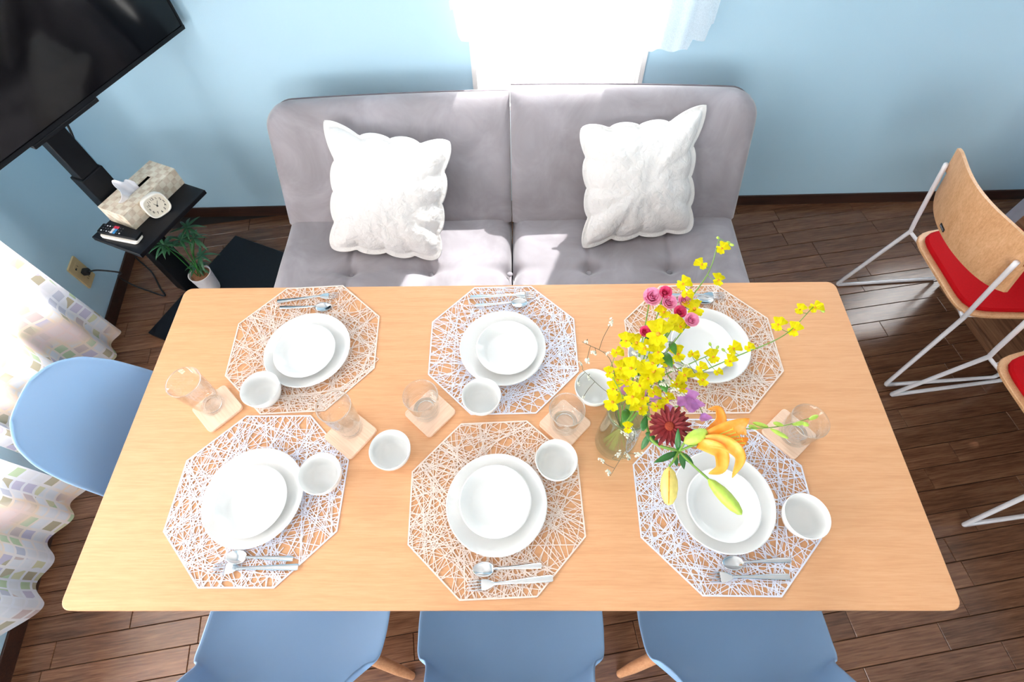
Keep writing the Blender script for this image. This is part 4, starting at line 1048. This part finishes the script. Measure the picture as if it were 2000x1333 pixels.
# coasters and tumblers
GL = [((424, 798), ((435, 752), (474, 797), (412, 845), (375, 797)), 'tall', (414, 790), 'at the curtain end of the table, beside the bowl'),
      ((685, 846), ((680, 795), (740, 847), (685, 895), (632, 855)), 'tall', (685, 830), 'between the two placemats near the lone bowl'),
      ((840, 806), ((790, 812), (847, 757), (890, 803), (833, 855)), 'short', (832, 800), 'in the middle of the table toward the curtain end'),
      ((1103, 826), ((1100, 783), (1153, 835), (1110, 868), (1052, 825)), 'short', (1103, 826), 'beside the flower vase'),
      ((1543, 842), ((1525, 793), (1590, 855), (1555, 892), (1497, 850)), 'short', (1550, 848), 'at the red-chair end of the table')]
def tumbler(kind):
    root = empty('glass_tumbler', (0, 0, 0))
    if kind == 'tall': h, rb, rt = 0.128, 0.029, 0.0375
    else: h, rb, rt = 0.080, 0.034, 0.0400
    t = 0.0014
    prof = [(0.0, 0.0), (rb - 0.003, 0.0), (rb - 0.0006, 0.0012), (rb, 0.004), (rb + (rt - rb) * 0.5, h * 0.5), (rt, h - 0.0024), (rt - t / 2, h - 0.002), (rt - t, h - 0.0024), (rb + (rt - rb) * 0.5 - t, h * 0.5), (rb - t * 1.4, 0.013), (rb * 0.75, 0.0095), (0.0, 0.0085)]
    build(MB().lathe(prof, 48), 'body', M['glass'], root, smooth=True, auto=60)
    build(MB().lathe([(rt - t * 0.5 + 0.0012 * cos(a_), h + 0.0012 * sin(a_)) for a_ in [2 * pi * i_ / 8 for i_ in range(9)]], 48), 'rim', M['glass_rim'], root, smooth=True)
    build(MB().lathe([(rb * 0.62, 0.0015), (rb * 0.78, 0.0015), (rb * 0.84, 0.0045), (rb * 0.78, 0.0078), (rb * 0.62, 0.0075), (rb * 0.58, 0.0045), (rb * 0.62, 0.0015)], 40), 'thick_base', M['glass_rim'], root, smooth=True)
    return root
cst = None; tum = {}
for ctr, cor, kind, base, lab in GL:
    c = [pz(*p, TZ + 0.008) for p in cor]; cc_ = sum(c, V()) / 4
    e = ((c[1] - c[0]) + (c[2] - c[3])); rz = math.atan2(e.y, e.x)
    if cst is None: cst = build(MB().rprism(rrect(0.0455, 0.0455, 0.010, 5), 0, 0.0085, 0.0015), 'coaster', M['coaster']); o = cst
    else: o = cst.copy(); col.objects.link(o)
    o.location = (cc_.x, cc_.y, TZ + 0.0003); o.rotation_euler = (0, 0, rz); tag(o, 'square pale wooden coaster ' + lab, 'coaster', 'wooden coasters')
    if kind not in tum: tum[kind] = tumbler(kind); o = tum[kind]
    else: o = copy_tree(tum[kind])
    p = pz(*base, TZ + 0.009); q_ = V((p.x, p.y, 0)) - V((cc_.x, cc_.y, 0))
    if q_.length > 0.014: q_ = q_.normalized() * 0.014
    o.location = (cc_.x + q_.x, cc_.y + q_.y, TZ + 0.0092); tag(o, '%s clear tumbler on the coaster %s' % (kind, lab), 'glass', 'clear glass tumblers')

# ------------------------------------------------------------------ flowers in a glass vase
vb = pz(1200, 864, TZ + 0.002); VB = V((vb.x, vb.y, TZ + 0.0003)); VH = 0.188
vase = empty('glass_vase', VB, label='clear glass vase half full of water holding the flowers', cat='vase')
vprof = [(0.0, 0.0), (0.040, 0.0), (0.0445, 0.003), (0.046, 0.012), (0.0455, 0.05), (0.0415, 0.12), (0.0405, 0.17), (0.0412, VH - 0.001), (0.0402, VH), (0.0390, VH - 0.001), (0.0385, 0.17), (0.0393, 0.12), (0.0432, 0.05), (0.0430, 0.016), (0.036, 0.011), (0.0, 0.010)]
build(MB().lathe(vprof, 56), 'glass_wall', M['vase_glass'], vase, smooth=True, auto=60)
build(MB().lathe([(0.0402 + 0.0017 * cos(a_), VH + 0.0017 * sin(a_)) for a_ in [2 * pi * i_ / 8 for i_ in range(9)]], 56), 'rim', M['glass_rim'], vase, smooth=True)
build(MB().lathe([(0.0, 0.0108), (0.0355, 0.0118), (0.0424, 0.0165), (0.0426, 0.050), (0.0408, 0.085), (0.0, 0.085)], 48), 'water', M['water'], vase, smooth=True, auto=50)
MOUTH = VB + V((0, 0, VH))
rf = random.Random(21)
def facing(p, up=0.55):                # most blooms look up and towards the light and the room
    d = (CAM - p).normalized(); return (d * (1 - up) + V((rf.uniform(-.7, .7), rf.uniform(-.7, .7), 1)).normalized() * up).normalized()
def orient(p, n, spin=0.0, scale=1.0):
    n = n.normalized(); x = n.cross(V((0, 0, 1))); x = x.normalized() if x.length > 1e-3 else V((1, 0, 0)); y = n.cross(x)
    x2 = x * cos(spin) + y * sin(spin); y2 = n.cross(x2)
    return frame(x2 * scale, y2 * scale, n * scale, p)
def stem_path(tip, side, mids=(), foot=None):
    """from the bottom of the vase, over its lip, to the tip; side = where it leans on the lip"""
    a = V((cos(side), sin(side), 0))
    f = VB + (-a * 0.026 if foot is None else foot) + V((0, 0, 0.016))
    return [f, MOUTH - V((0, 0, 0.06)) + a * 0.012, MOUTH + a * 0.026] + list(mids) + [tip]
def stem_thing(name, label, group=None):
    return empty(name, VB + V((0, 0, 0.014)), label=label, cat='flower', group=group)
def part(mb, name, mat, root, smooth=True, thick=0.0):
    o = VB + V((0, 0, 0.014)); mb.v = [tuple(V(v) - o) for v in mb.v]
    ob = build(mb, name, mat, root, smooth=smooth)
    if thick: so = ob.modifiers.new('t', 'SOLIDIFY'); so.thickness = thick
    return ob
def put(me, name, mat, root, Mx):
    o = link(name, me, mat, root); o.matrix_local = Matrix.Translation(-(VB + V((0, 0, 0.014)))) @ Mx; return o

# petal builders -> shared meshes
def petal(mb, ang, L, W_, lift, curl=0.0, n=6, base=0.0, tipw=0.3, ruffle=0.0):
    d = V((cos(ang), sin(ang), 0)); s = V((-sin(ang), cos(ang), 0)); vs_ = []
    for i in range(n + 1):
        t = i / n; ww = W_ * (sin(pi * (0.12 + 0.88 * t) * 0.92) ** 0.7 if tipw < 0.5 else (0.3 + 0.7 * t) * (1 if t < 0.9 else 0.75))
        z = lift * L * t + curl * L * t * t
        c = d * (base + L * t) + V((0, 0, z))
        for k in (-1, -0.5, 0, 0.5, 1):
            vs_.append(c + s * ww / 2 * k + V((0, 0, 0.12 * ww * k * k + ruffle * sin(k * 7 + i * 3) * t)))
    fs_ = [(i * 5 + k, i * 5 + k + 1, (i + 1) * 5 + k + 1, (i + 1) * 5 + k) for i in range(n) for k in range(4)]
    mb.add(vs_, fs_)
def thin(me_builder, name):
    return me_builder.mesh(name, True)
onc = []
for v_ in range(4):
    r_ = random.Random(40 + v_); mb = MB()
    petal(mb, -1.2, 0.013, 0.015, -0.15, -0.1, tipw=0.9, ruffle=0.0018); petal(mb, -1.94, 0.013, 0.015, -0.15, -0.1, tipw=0.9, ruffle=0.0018)
    petal(mb, -1.57, 0.012, 0.012, -0.25, -0.1, tipw=0.9, ruffle=0.0016)
    for a in (0.35, 1.57, 2.8): petal(mb, a + r_.uniform(-.2, .2), 0.0085, 0.005, 0.2, 0.1)
    for a in (0.95, 2.2): petal(mb, a, 0.0085, 0.0065, 0.15, ruffle=0.001)
    onc.append(mb.mesh('flower', True))
onc_eye = MB().ell((0, -0.001, 0.0015), 0.0019, 0.0016, 0.0016, 8, 5).mesh('eye', True); onc_bud = MB().ell((0, 0, 0.003), 0.0028, 0.0028, 0.0045, 8, 6).mesh('bud', True)
def oncidium(label, tip, mids, side, blooms, buds=(), big=1.0, foot=None):
    root = stem_thing('oncidium_spray', label, 'yellow oncidium sprays in the vase')
    P = bez(stem_path(tip, side, mids, foot), 8); n = len(P)
    part(MB().tube(P, [0.0021 - 0.0013 * i / n for i in range(n)], 6), 'stem', M['stem'], root)
    tw = MB()
    for (p, sc) in blooms:
        q_ = min(P[int(n * 0.3):], key=lambda c: (c - p).length + max(0, (c.z - p.z)) * 0.6)
        tw.tube(bez([q_, (q_ + p) / 2 + V((0, 0, -0.003)), p], 4), 0.0007, 5)
        f = put(rf.choice(onc), 'flower', M['yellow'], root, orient(p, facing(p, 0.45), rf.uniform(-0.6, 0.6), sc * 1.15))
        e = link('flower_eye', onc_eye, M['amber'], f)
    for p in buds:
        q_ = min(P[int(n * 0.3):], key=lambda c: (c - p).length); tw.tube([q_, (q_ + p) / 2, p], 0.0006, 5)
        put(onc_bud, 'bud', M['bud_green'], root, orient(p, (p - q_).normalized() if (p - q_).length > 1e-4 else V((0, 0, 1))))
    part(tw, 'flower_stalks', M['stem'], root)
    return root
B = lambda L: [(pz(x, y, z), sc) for x, y, z, sc in L]
oncidium('long arching yellow oncidium spray reaching toward the sofa', pz(1405, 466, 1.09), [pz(1285, 690, 1.00), pz(1345, 590, 1.06), pz(1385, 530, 1.09)], 0.9,
         B([(1409, 487, 1.09, 1.1), (1371, 518, 1.09, 1.0), (1333, 556, 1.08, 1.2), (1402, 549, 1.08, 1.1), (1356, 606, 1.06, 1.7), (1316, 634, 1.05, 1.3), (1297, 612, 1.05, 1.2), (1340, 575, 1.07, 0.9), (1328, 640, 1.04, 1.2)]),
         [pz(1403, 465, 1.095), pz(1426, 478, 1.095), pz(1420, 473, 1.09)])
oncidium('long yellow oncidium spray stretching toward the red chairs', pz(1590, 598, 1.02), [pz(1320, 750, 0.97), pz(1430, 700, 1.00), pz(1530, 656, 1.02)], 0.5,
         B([(1591, 602, 1.02, 1.1), (1562, 606, 1.02, 0.9), (1519, 636, 1.02, 1.2), (1550, 646, 1.02, 1.2), (1462, 680, 1.01, 0.8), (1432, 682, 1.00, 1.1), (1425, 707, 1.00, 1.0)]), [pz(1415, 686, 1.0), pz(1604, 606, 1.02)])
oncidium('shorter yellow oncidium spray over the sofa-side dinner plate', pz(1395, 690, 1.0), [pz(1280, 745, 0.97), pz(1345, 712, 0.99)], 0.2,
         B([(1393, 699, 1.0, 1.2), (1368, 720, 1.0, 0.9), (1401, 728, 0.99, 0.7), (1352, 693, 1.0, 0.9), (1336, 735, 0.99, 1.3), (1320, 752, 0.98, 1.2), (1372, 744, 0.99, 1.2), (1324, 694, 1.0, 1.4), (1333, 762, 0.98, 1.0), (1300, 708, 1.01, 1.0)]), [pz(1388, 675, 1.0), pz(1400, 681, 1.0)])
oncidium('upright yellow oncidium spray with dense blooms at the heart of the bouquet', pz(1288, 650, 1.07), [pz(1255, 745, 0.98), pz(1275, 700, 1.03)], 1.3,
         B([(1285, 656, 1.07, 2.1), (1277, 728, 1.03, 2.0), (1274, 712, 1.04, 1.4), (1232, 722, 1.02, 1.6), (1243, 672, 1.05, 1.4), (1258, 682, 1.05, 1.3), (1222, 668, 1.05, 1.2), (1266, 742, 1.02, 1.3), (1235, 778, 0.98, 1.6), (1248, 755, 1.0, 1.3), (1275, 768, 0.99, 1.1), (1285, 690, 1.05, 1.2), (1304, 640, 1.06, 1.3)]))
oncidium('low yellow oncidium spray over the rim of the vase', pz(1190, 725, 1.0), [pz(1215, 775, 0.96)], 2.4,
         B([(1196, 788, 0.95, 1.7), (1206, 745, 0.98, 1.3), (1190, 730, 1.0, 0.9), (1212, 722, 1.0, 1.3), (1203, 690, 1.02, 1.0), (1197, 762, 0.97, 1.2), (1252, 800, 0.95, 1.4), (1226, 838, 0.93, 0.9), (1255, 780, 0.97, 1.3), (1302, 780, 0.97, 1.0), (1282, 795, 0.96, 1.1), (1225, 745, 0.99, 1.1)]))

# pink spray roses
rose_me = []
for v_ in range(2):
    mb = MB(); r_ = random.Random(60 + v_)
    for ring, (rad, hgt_, n_) in enumerate(((0.0118, 0.016, 5), (0.0088, 0.0175, 5), (0.0058, 0.0182, 4), (0.003, 0.0182, 3))):
        for k in range(n_):
            a0 = 2 * pi * k / n_ + ring * 0.6; span = 2 * pi / n_ * 0.72; vs_ = []
            for i in range(6):
                t = i / 5; rr = rad * (0.35 + 0.75 * t ** 0.6) * (1.0 + (0.12 if t > 0.9 and ring < 2 else 0)); z = hgt_ * t - (0.002 if t > 0.95 and ring < 2 else 0)
                for j in range(6):
                    a = a0 + span * (j / 5 - 0.5) * 2 * (1 - 0.25 * t * t); vs_.append(V((rr * cos(a), rr * sin(a), z + 0.001 * sin(j * 2 + k))))
            mb.add(vs_, [(i * 6 + j, i * 6 + j + 1, (i + 1) * 6 + j + 1, (i + 1) * 6 + j) for i in range(5) for j in range(5)])
    mb.ell((0, 0, 0.004), 0.0045, 0.0045, 0.005, 8, 5); rose_me.append(mb.mesh('bloom', True))
cal = MB()
for k in range(5): leaf(cal, V((0, 0, 0)), (cos(k * 1.257), sin(k * 1.257), 0.9), 0.013, 0.004, 0.2)
cal.ell((0, 0, 0), 0.0035, 0.0035, 0.003, 8, 5); cal = cal.mesh('calyx', True)
ROSES = [('open pink spray rose leaning toward the sofa', (1270, 584), 1.05, 1.25, 'pink', 1.5), ('closed pink rosebud standing highest among the roses', (1297, 574), 1.06, 0.85, 'pink_deep', 1.3), ('half open pink rose below the tall bud', (1304, 594), 1.05, 1.0, 'pink', 1.2),
         ('pale pink rose beside the big yellow bloom', (1334, 590), 1.05, 0.95, 'pink', 1.0), ('deep pink rose low among the yellow blooms', (1347, 628), 1.05, 0.95, 'pink_deep', 0.9), ('small pink rosebud above the hidden bowl', (1258, 650), 1.05, 0.75, 'pink_deep', 1.8), ('pink rose half hidden behind yellow petals', (1325, 612), 1.045, 0.85, 'pink_deep', 1.1)]
for lab, px, z, sc, mt, side in ROSES:
    root = stem_thing('spray_rose', lab, 'pink spray roses in the vase'); tip = pz(*px, z); base = tip - V((0, 0, 0.004))
    part(MB().tube(bez(stem_path(base, side, [MOUTH.lerp(base, 0.55) + V((0, 0.004, 0.012))]), 7), 0.0012, 6), 'stem', M['stem'], root)
    n = (V((0.1, -0.25, 1)) + (CAM - tip).normalized() * 0.35).normalized()
    b = put(rose_me[0 if sc > 0.9 else 1], 'bloom', M[mt], root, orient(tip, n, rf.uniform(0, 6), sc)); put(cal, 'calyx', M['leaf'], root, orient(base, n, 0, sc))

# crimson gerbera
gc = pz(1308, 833, 0.975); gn = ((CAM - gc).normalized() * 0.75 + V((-0.25, -0.1, 0.5))).normalized()
root = stem_thing('gerbera', 'dark red gerbera daisy leaning over the edge of the vase')
part(MB().tube(bez(stem_path(gc - gn * 0.006, 0.1, [MOUTH.lerp(gc, 0.5) + V((0, -0.005, 0.008))]), 8), 0.0022, 8), 'stem', M['stem'], root)
for ring, (n_, L, lift) in enumerate(((20, 0.033, 0.06), (17, 0.028, 0.20), (14, 0.018, 0.45))):
    mb = MB(); petal(mb, 0, L, 0.0085 if ring < 2 else 0.0045, lift, -0.12, base=0.006); pm_ = mb.mesh('petal', True)
    for k in range(n_): put(pm_, 'petal', M['gerbera'], root, orient(gc + gn * 0.001 * ring, gn, 2 * pi * k / n_ + ring * 0.1 + rf.uniform(-.05, .05), rf.uniform(0.9, 1.06)))
put(MB().ell((0, 0, 0.0035), 0.0085, 0.0085, 0.004, 16, 8).mesh('eye', True), 'eye', M['gerbera_eye'], root, orient(gc, gn))

# orange lily with buds and leaves on one stalk
root = stem_thing('orange_lily', 'orange lily stalk with one open trumpet bloom, buds and dark leaves')
jn = pz(1326, 882, 0.965)                                   # where the flower stalks part
part(MB().tube(bez(stem_path(jn, 0.0, [pz(1275, 862, 0.945)]), 8), 0.0028, 8), 'stem', M['stem'], root)
lb = pz(1362, 868, 0.98); la = (pz(1440, 848, 1.015) - lb).normalized()
part(MB().tube(bez([jn, (jn + lb) / 2 + V((0, 0, 0.004)), lb], 5), 0.0022, 7), 'flower_stalk', M['stem'], root)
bl_o = None
def ribbon(pts, wid, name, mat, nrm, thick=0.0009, cup=0.25):
    P = bez(pts, 6); n = len(P); vs_ = []
    for i, c in enumerate(P):
        t = i / (n - 1); d = (P[min(i + 1, n - 1)] - P[max(i - 1, 0)]).normalized(); s = d.cross(nrm).normalized(); u_ = s.cross(d)
        ww = wid * (sin(pi * (0.10 + 0.90 * t) ** 0.9) ** 0.75 if t < 0.999 else 0.02)
        ww = max(ww, wid * 0.28 * (1 - t))
        for k in (-1, -.6, -.2, .2, .6, 1): vs_.append(c + s * ww / 2 * k + u_ * cup * ww * k * k)
    part(MB().add(vs_, [(i * 6 + k, i * 6 + k + 1, (i + 1) * 6 + k + 1, (i + 1) * 6 + k) for i in range(n - 1) for k in range(5)]), name, mat, root, thick=thick)
upv = (CAM - lb).normalized()
ribbon([lb, pz(1398, 856, 1.00), pz(1432, 838, 1.02), pz(1464, 818, 1.025)], 0.036, 'petal', M['lily'], upv, cup=0.15)
ribbon([lb, pz(1390, 842, 0.985), pz(1408, 822, 0.99), pz(1402, 800, 1.0), pz(1383, 800, 1.005)], 0.018, 'petal', M['lily'], upv)
ribbon([lb, pz(1392, 862, 1.005), pz(1425, 870, 1.02), pz(1446, 895, 1.015), pz(1430, 934, 0.995)], 0.024, 'petal', M['lily'], upv, cup=0.2)
ribbon([lb, pz(1385, 872, 1.0), pz(1408, 885, 1.01), pz(1408, 915, 1.0), pz(1384, 926, 0.985)], 0.024, 'petal', M['lily'], upv, cup=0.2)
ribbon([lb, pz(1400, 868, 0.985), pz(1435, 868, 0.985), pz(1462, 856, 0.985)], 0.026, 'petal', M['lily'], upv)
ribbon([lb, pz(1395, 850, 0.975), pz(1440, 838, 0.975), pz(1458, 850, 0.97)], 0.024, 'petal', M['lily'], upv)
for k in range(5):
    e = pz(1432 + 6 * k, 838 + 7 * k, 1.03); part(MB().tube(bez([lb + la * 0.01, (lb + e) / 2 + upv * 0.004, e], 4), 0.0007, 5), 'stamen', M['bud_green'], root)
    part(MB().ell(e, 0.0012, 0.0035, 0.0012, 8, 5), 'anther', M['amber'], root)
def lily_bud(a, b, r, mat, name='bud', stripe=None):
    d = (b - a); L = d.length; q_ = d.normalized(); x = q_.cross(V((0, 0, 1))).normalized(); Mx = frame(x, q_.cross(x), q_, a)
    prof = [(0.0015, 0.0), (r * 0.62, L * 0.12), (r * 0.95, L * 0.35), (r, L * 0.55), (r * 0.85, L * 0.78), (r * 0.45, L * 0.95), (0.0004, L)]
    mb = MB(); n_ = 18; vs_ = []
    for k in range(n_):
        g = 1 - 0.10 * abs(cos(1.5 * 2 * pi * k / n_)) ** 6
        for r_, z in prof: vs_.append(Mx @ V((r_ * g * cos(2 * pi * k / n_), r_ * g * sin(2 * pi * k / n_), z)))
    m_ = len(prof); mb.add(vs_, [(k * m_ + i, ((k + 1) % n_) * m_ + i, ((k + 1) % n_) * m_ + i + 1, k * m_ + i + 1) for k in range(n_) for i in range(m_ - 1)])
    part(mb, name, mat, root)
    if stripe:
        c = (CAM - a).normalized(); s = [a + q_ * L * t + (c - q_ * c.dot(q_)).normalized() * rr * 0.99 for t, rr in ((0.12, r * 0.62), (0.35, r * 0.95), (0.55, r), (0.78, r * 0.85), (0.95, r * 0.45))]
        part(MB().tube(bez(s, 4), [0.0010] * 17, 6), 'bud_stripe', stripe, root)
a, b = pz(1307, 912, 0.97), pz(1306, 988, 0.955); part(MB().tube(bez([jn, pz(1316, 900, 0.972), a], 5), 0.0022, 7), 'flower_stalk', M['stem'], root); lily_bud(a, b, 0.0155, M['bud_pale'], stripe=M['amber'])
a, b = pz(1383, 936, 0.975), pz(1449, 1006, 0.985); part(MB().tube(bez([jn, pz(1352, 908, 0.972), a], 5), 0.0021, 7), 'flower_stalk', M['stem'], root); lily_bud(a, b, 0.0118, M['bud_green'])
a, b = pz(1336, 866, 0.985), pz(1382, 842, 1.0); part(MB().tube(bez([jn, a], 5), 0.0021, 7), 'flower_stalk', M['stem'], root); lily_bud(a, b, 0.0125, M['bud_green'])
for (bx, by, tx, ty, z0, z1, wd) in ((1322, 884, 1278, 904, 0.965, 0.960, 0.014), (1324, 880, 1324, 840, 0.968, 1.0, 0.012), (1330, 884, 1336, 918, 0.966, 0.955, 0.013), (1332, 886, 1355, 908, 0.966, 0.965, 0.012), (1268, 850, 1252, 880, 0.94, 0.92, 0.014), (1262, 845, 1288, 872, 0.945, 0.94, 0.016), (1318, 888, 1322, 912, 0.964, 0.955, 0.010), (1255, 842, 1262, 812, 0.94, 0.95, 0.016)):
    a, b = pz(bx, by, z0), pz(tx, ty, z1); lm = MB(); leaf(lm, a, b - a, (b - a).length * 1.05, wd, 0.12, nrm=upv); part(lm, 'leaf', M['leaf_dark'], root, thick=0.0006)

# thin green bud spray stretching over the tumbler
root = stem_thing('green_bud_spray', 'thin stem with small green buds stretching past the lily over a tumbler')
P = bez(stem_path(pz(1598, 812, 0.955), -0.1, [pz(1340, 838, 0.955), pz(1455, 838, 0.965), pz(1530, 832, 0.96)]), 8)
part(MB().tube(P, [0.0016 - 0.0009 * i / len(P) for i in range(len(P))], 6), 'stem', M['stem'], root)
for a, b in (((1500, 834), (1470, 826)), ((1505, 838), (1540, 857)), ((1530, 832), (1510, 826)), ((1548, 830), (1572, 826)), ((1566, 826), (1580, 832)), ((1580, 820), (1598, 812)), ((1480, 838), (1462, 832))):
    lily_bud(pz(*a, 0.962), pz(*b, 0.962), 0.0042, M['bud_green'])

# mauve sweet peas
sp_me = MB(); petal(sp_me, 1.57, 0.015, 0.024, 0.9, -0.4, tipw=0.9, ruffle=0.002); petal(sp_me, 1.2, 0.013, 0.014, 0.3, 0.0, tipw=0.9, ruffle=0.001); petal(sp_me, 1.95, 0.013, 0.014, 0.3, 0.0, tipw=0.9, ruffle=0.001); sp_me = sp_me.mesh('flower', True)
for lab, tip, side, L in (('mauve sweet pea stem with pale ruffled flowers behind the gerbera', pz(1365, 790, 0.96), 0.6, [(1355, 780, .96, 1.3), (1365, 795, .96, 1.4), (1340, 783, .955, 1.5), (1325, 792, .95, 1.3), (1372, 808, .95, 1.1), (1350, 806, .95, 1.2)]),
                          ('mauve sweet pea stem low among the yellow blooms above the vase', pz(1285, 778, 0.95), 1.2, [(1275, 785, .95, 1.3), (1262, 772, .95, 1.2), (1292, 770, .955, 1.3), (1230, 762, .95, 1.2), (1240, 790, .94, 1.1), (1298, 792, .95, 1.1)])):
    root = stem_thing('sweet_pea', lab, 'mauve sweet peas in the vase'); P = bez(stem_path(tip, side, [MOUTH.lerp(tip, 0.5)]), 6)
    part(MB().tube(P, 0.0012, 6), 'stem', M['stem'], root)
    for x, y, z, sc in L:
        p = pz(x, y, z); q_ = min(P[8:], key=lambda c: (c - p).length); part(MB().tube([q_, (p + q_) / 2, p], 0.0006, 5), 'flower_stalk', M['stem'], root)
        f = put(sp_me, 'flower', M['mauve'], root, orient(p, facing(p, 0.4), rf.uniform(0, 6), sc)); 

# wispy white sprays: thin twigs with fluffy white tips
fl_me = MB(); r_ = random.Random(9)
for k in range(11):
    t = k / 10; fl_me.ell((r_.gauss(0, 0.0022), r_.gauss(0, 0.0022), 0.014 * t - 0.002), 0.0022 * (1 - 0.4 * t), 0.0022 * (1 - 0.4 * t), 0.0026, 6, 4)
fl_me = fl_me.mesh('floret', True)
WISP = [('wispy white spray reaching over the bowl behind the vase', pz(1137, 668, 1.03), [pz(1205, 770, 0.96), pz(1190, 700, 1.0)], 2.6, [(1145, 667, 1.03), (1162, 690, 1.02), (1192, 634, 1.04), (1186, 690, 1.02), (1147, 702, 1.02)]),
        ('bare dark twig forking over the bowl behind the vase', pz(1137, 722, 0.97), [pz(1218, 785, 0.94), pz(1180, 762, 0.955)], 3.0, [(1130, 747, 0.96), (1140, 775, 0.95), (1135, 712, 0.97), (1150, 735, 0.965)]),
        ('white floret spray drooping in front of the vase', pz(1192, 930, 0.80), [pz(1240, 850, 0.92), pz(1222, 880, 0.87)], -1.8, [(1190, 926, 0.80), (1178, 902, 0.82), (1225, 852, 0.90), (1238, 848, 0.90), (1242, 888, 0.86), (1228, 895, 0.85), (1205, 890, 0.84)]),
        ('white floret spray scattered through the middle of the bouquet', pz(1320, 660, 1.05), [pz(1262, 740, 0.99)], 0.8, [(1240, 690, 1.04), (1252, 704, 1.03), (1268, 705, 1.03), (1300, 745, 1.0), (1310, 720, 1.01), (1245, 735, 1.01), (1290, 770, 0.98), (1312, 760, 0.99), (1335, 715, 1.0), (1328, 770, 0.98), (1265, 678, 1.05), (1292, 748, 1.0)])]
for lab, tip, mids, side, L in WISP:
    root = stem_thing('white_floret_spray', lab, 'wispy white sprays in the vase'); P = bez(stem_path(tip, side, mids), 7)
    tw = MB().tube(P, [0.0011 - 0.0006 * i / len(P) for i in range(len(P))], 5)
    for x, y, z in L:
        p = pz(x, y, z); q_ = min(P[14:], key=lambda c: (c - p).length); bnd = (p + q_) / 2 + V((rf.gauss(0, .004), rf.gauss(0, .004), rf.gauss(0, .004)))
        tw.tube(bez([q_, bnd, p], 4), 0.0005, 4)
        put(fl_me, 'floret', M['white_fl'], root, orient(p, ((p - bnd).normalized() + V((0, 0, .3))), 0, 0.62 if 'twig' in lab else rf.uniform(0.8, 1.1)))
    part(tw, 'twig', M['twig'], root)

# leafy green stem
root = stem_thing('leafy_stem', 'leafy green stem with toothed leaves under the roses')
P = bez(stem_path(pz(1290, 640, 1.03), 1.1, [pz(1262, 740, 0.98)]), 7); part(MB().tube(P, 0.0015, 6), 'stem', M['stem'], root)
for (x, y, dx, dy, z, wd) in ((1296, 690, 14, 22, 1.02, 0.020), (1272, 655, -12, 14, 1.03, 0.016), (1290, 742, 10, 20, 0.99, 0.020), (1262, 668, 20, 8, 1.02, 0.016), (1212, 666, 22, 2, 1.02, 0.012), (1225, 800, -6, 20, 0.94, 0.018), (1285, 705, 22, -6, 1.01, 0.017), (1252, 720, -14, 14, 1.0, 0.015), (1310, 668, 8, 20, 1.03, 0.016)):
    p = pz(x, y, z); q_ = min(P[8:], key=lambda c: (c - p).length); part(MB().tube([q_, p], 0.0008, 5), 'leaf_stalk', M['stem'], root)
    e = pz(x + dx, y + dy, z + 0.004); lm = MB(); leaf(lm, p, e - p, (e - p).length * 1.25, wd, 0.15, nrm=(CAM - p).normalized() + V((0, 0, .4)), curl=0.08); part(lm, 'leaf', M['leaf'], root, thick=0.0006)
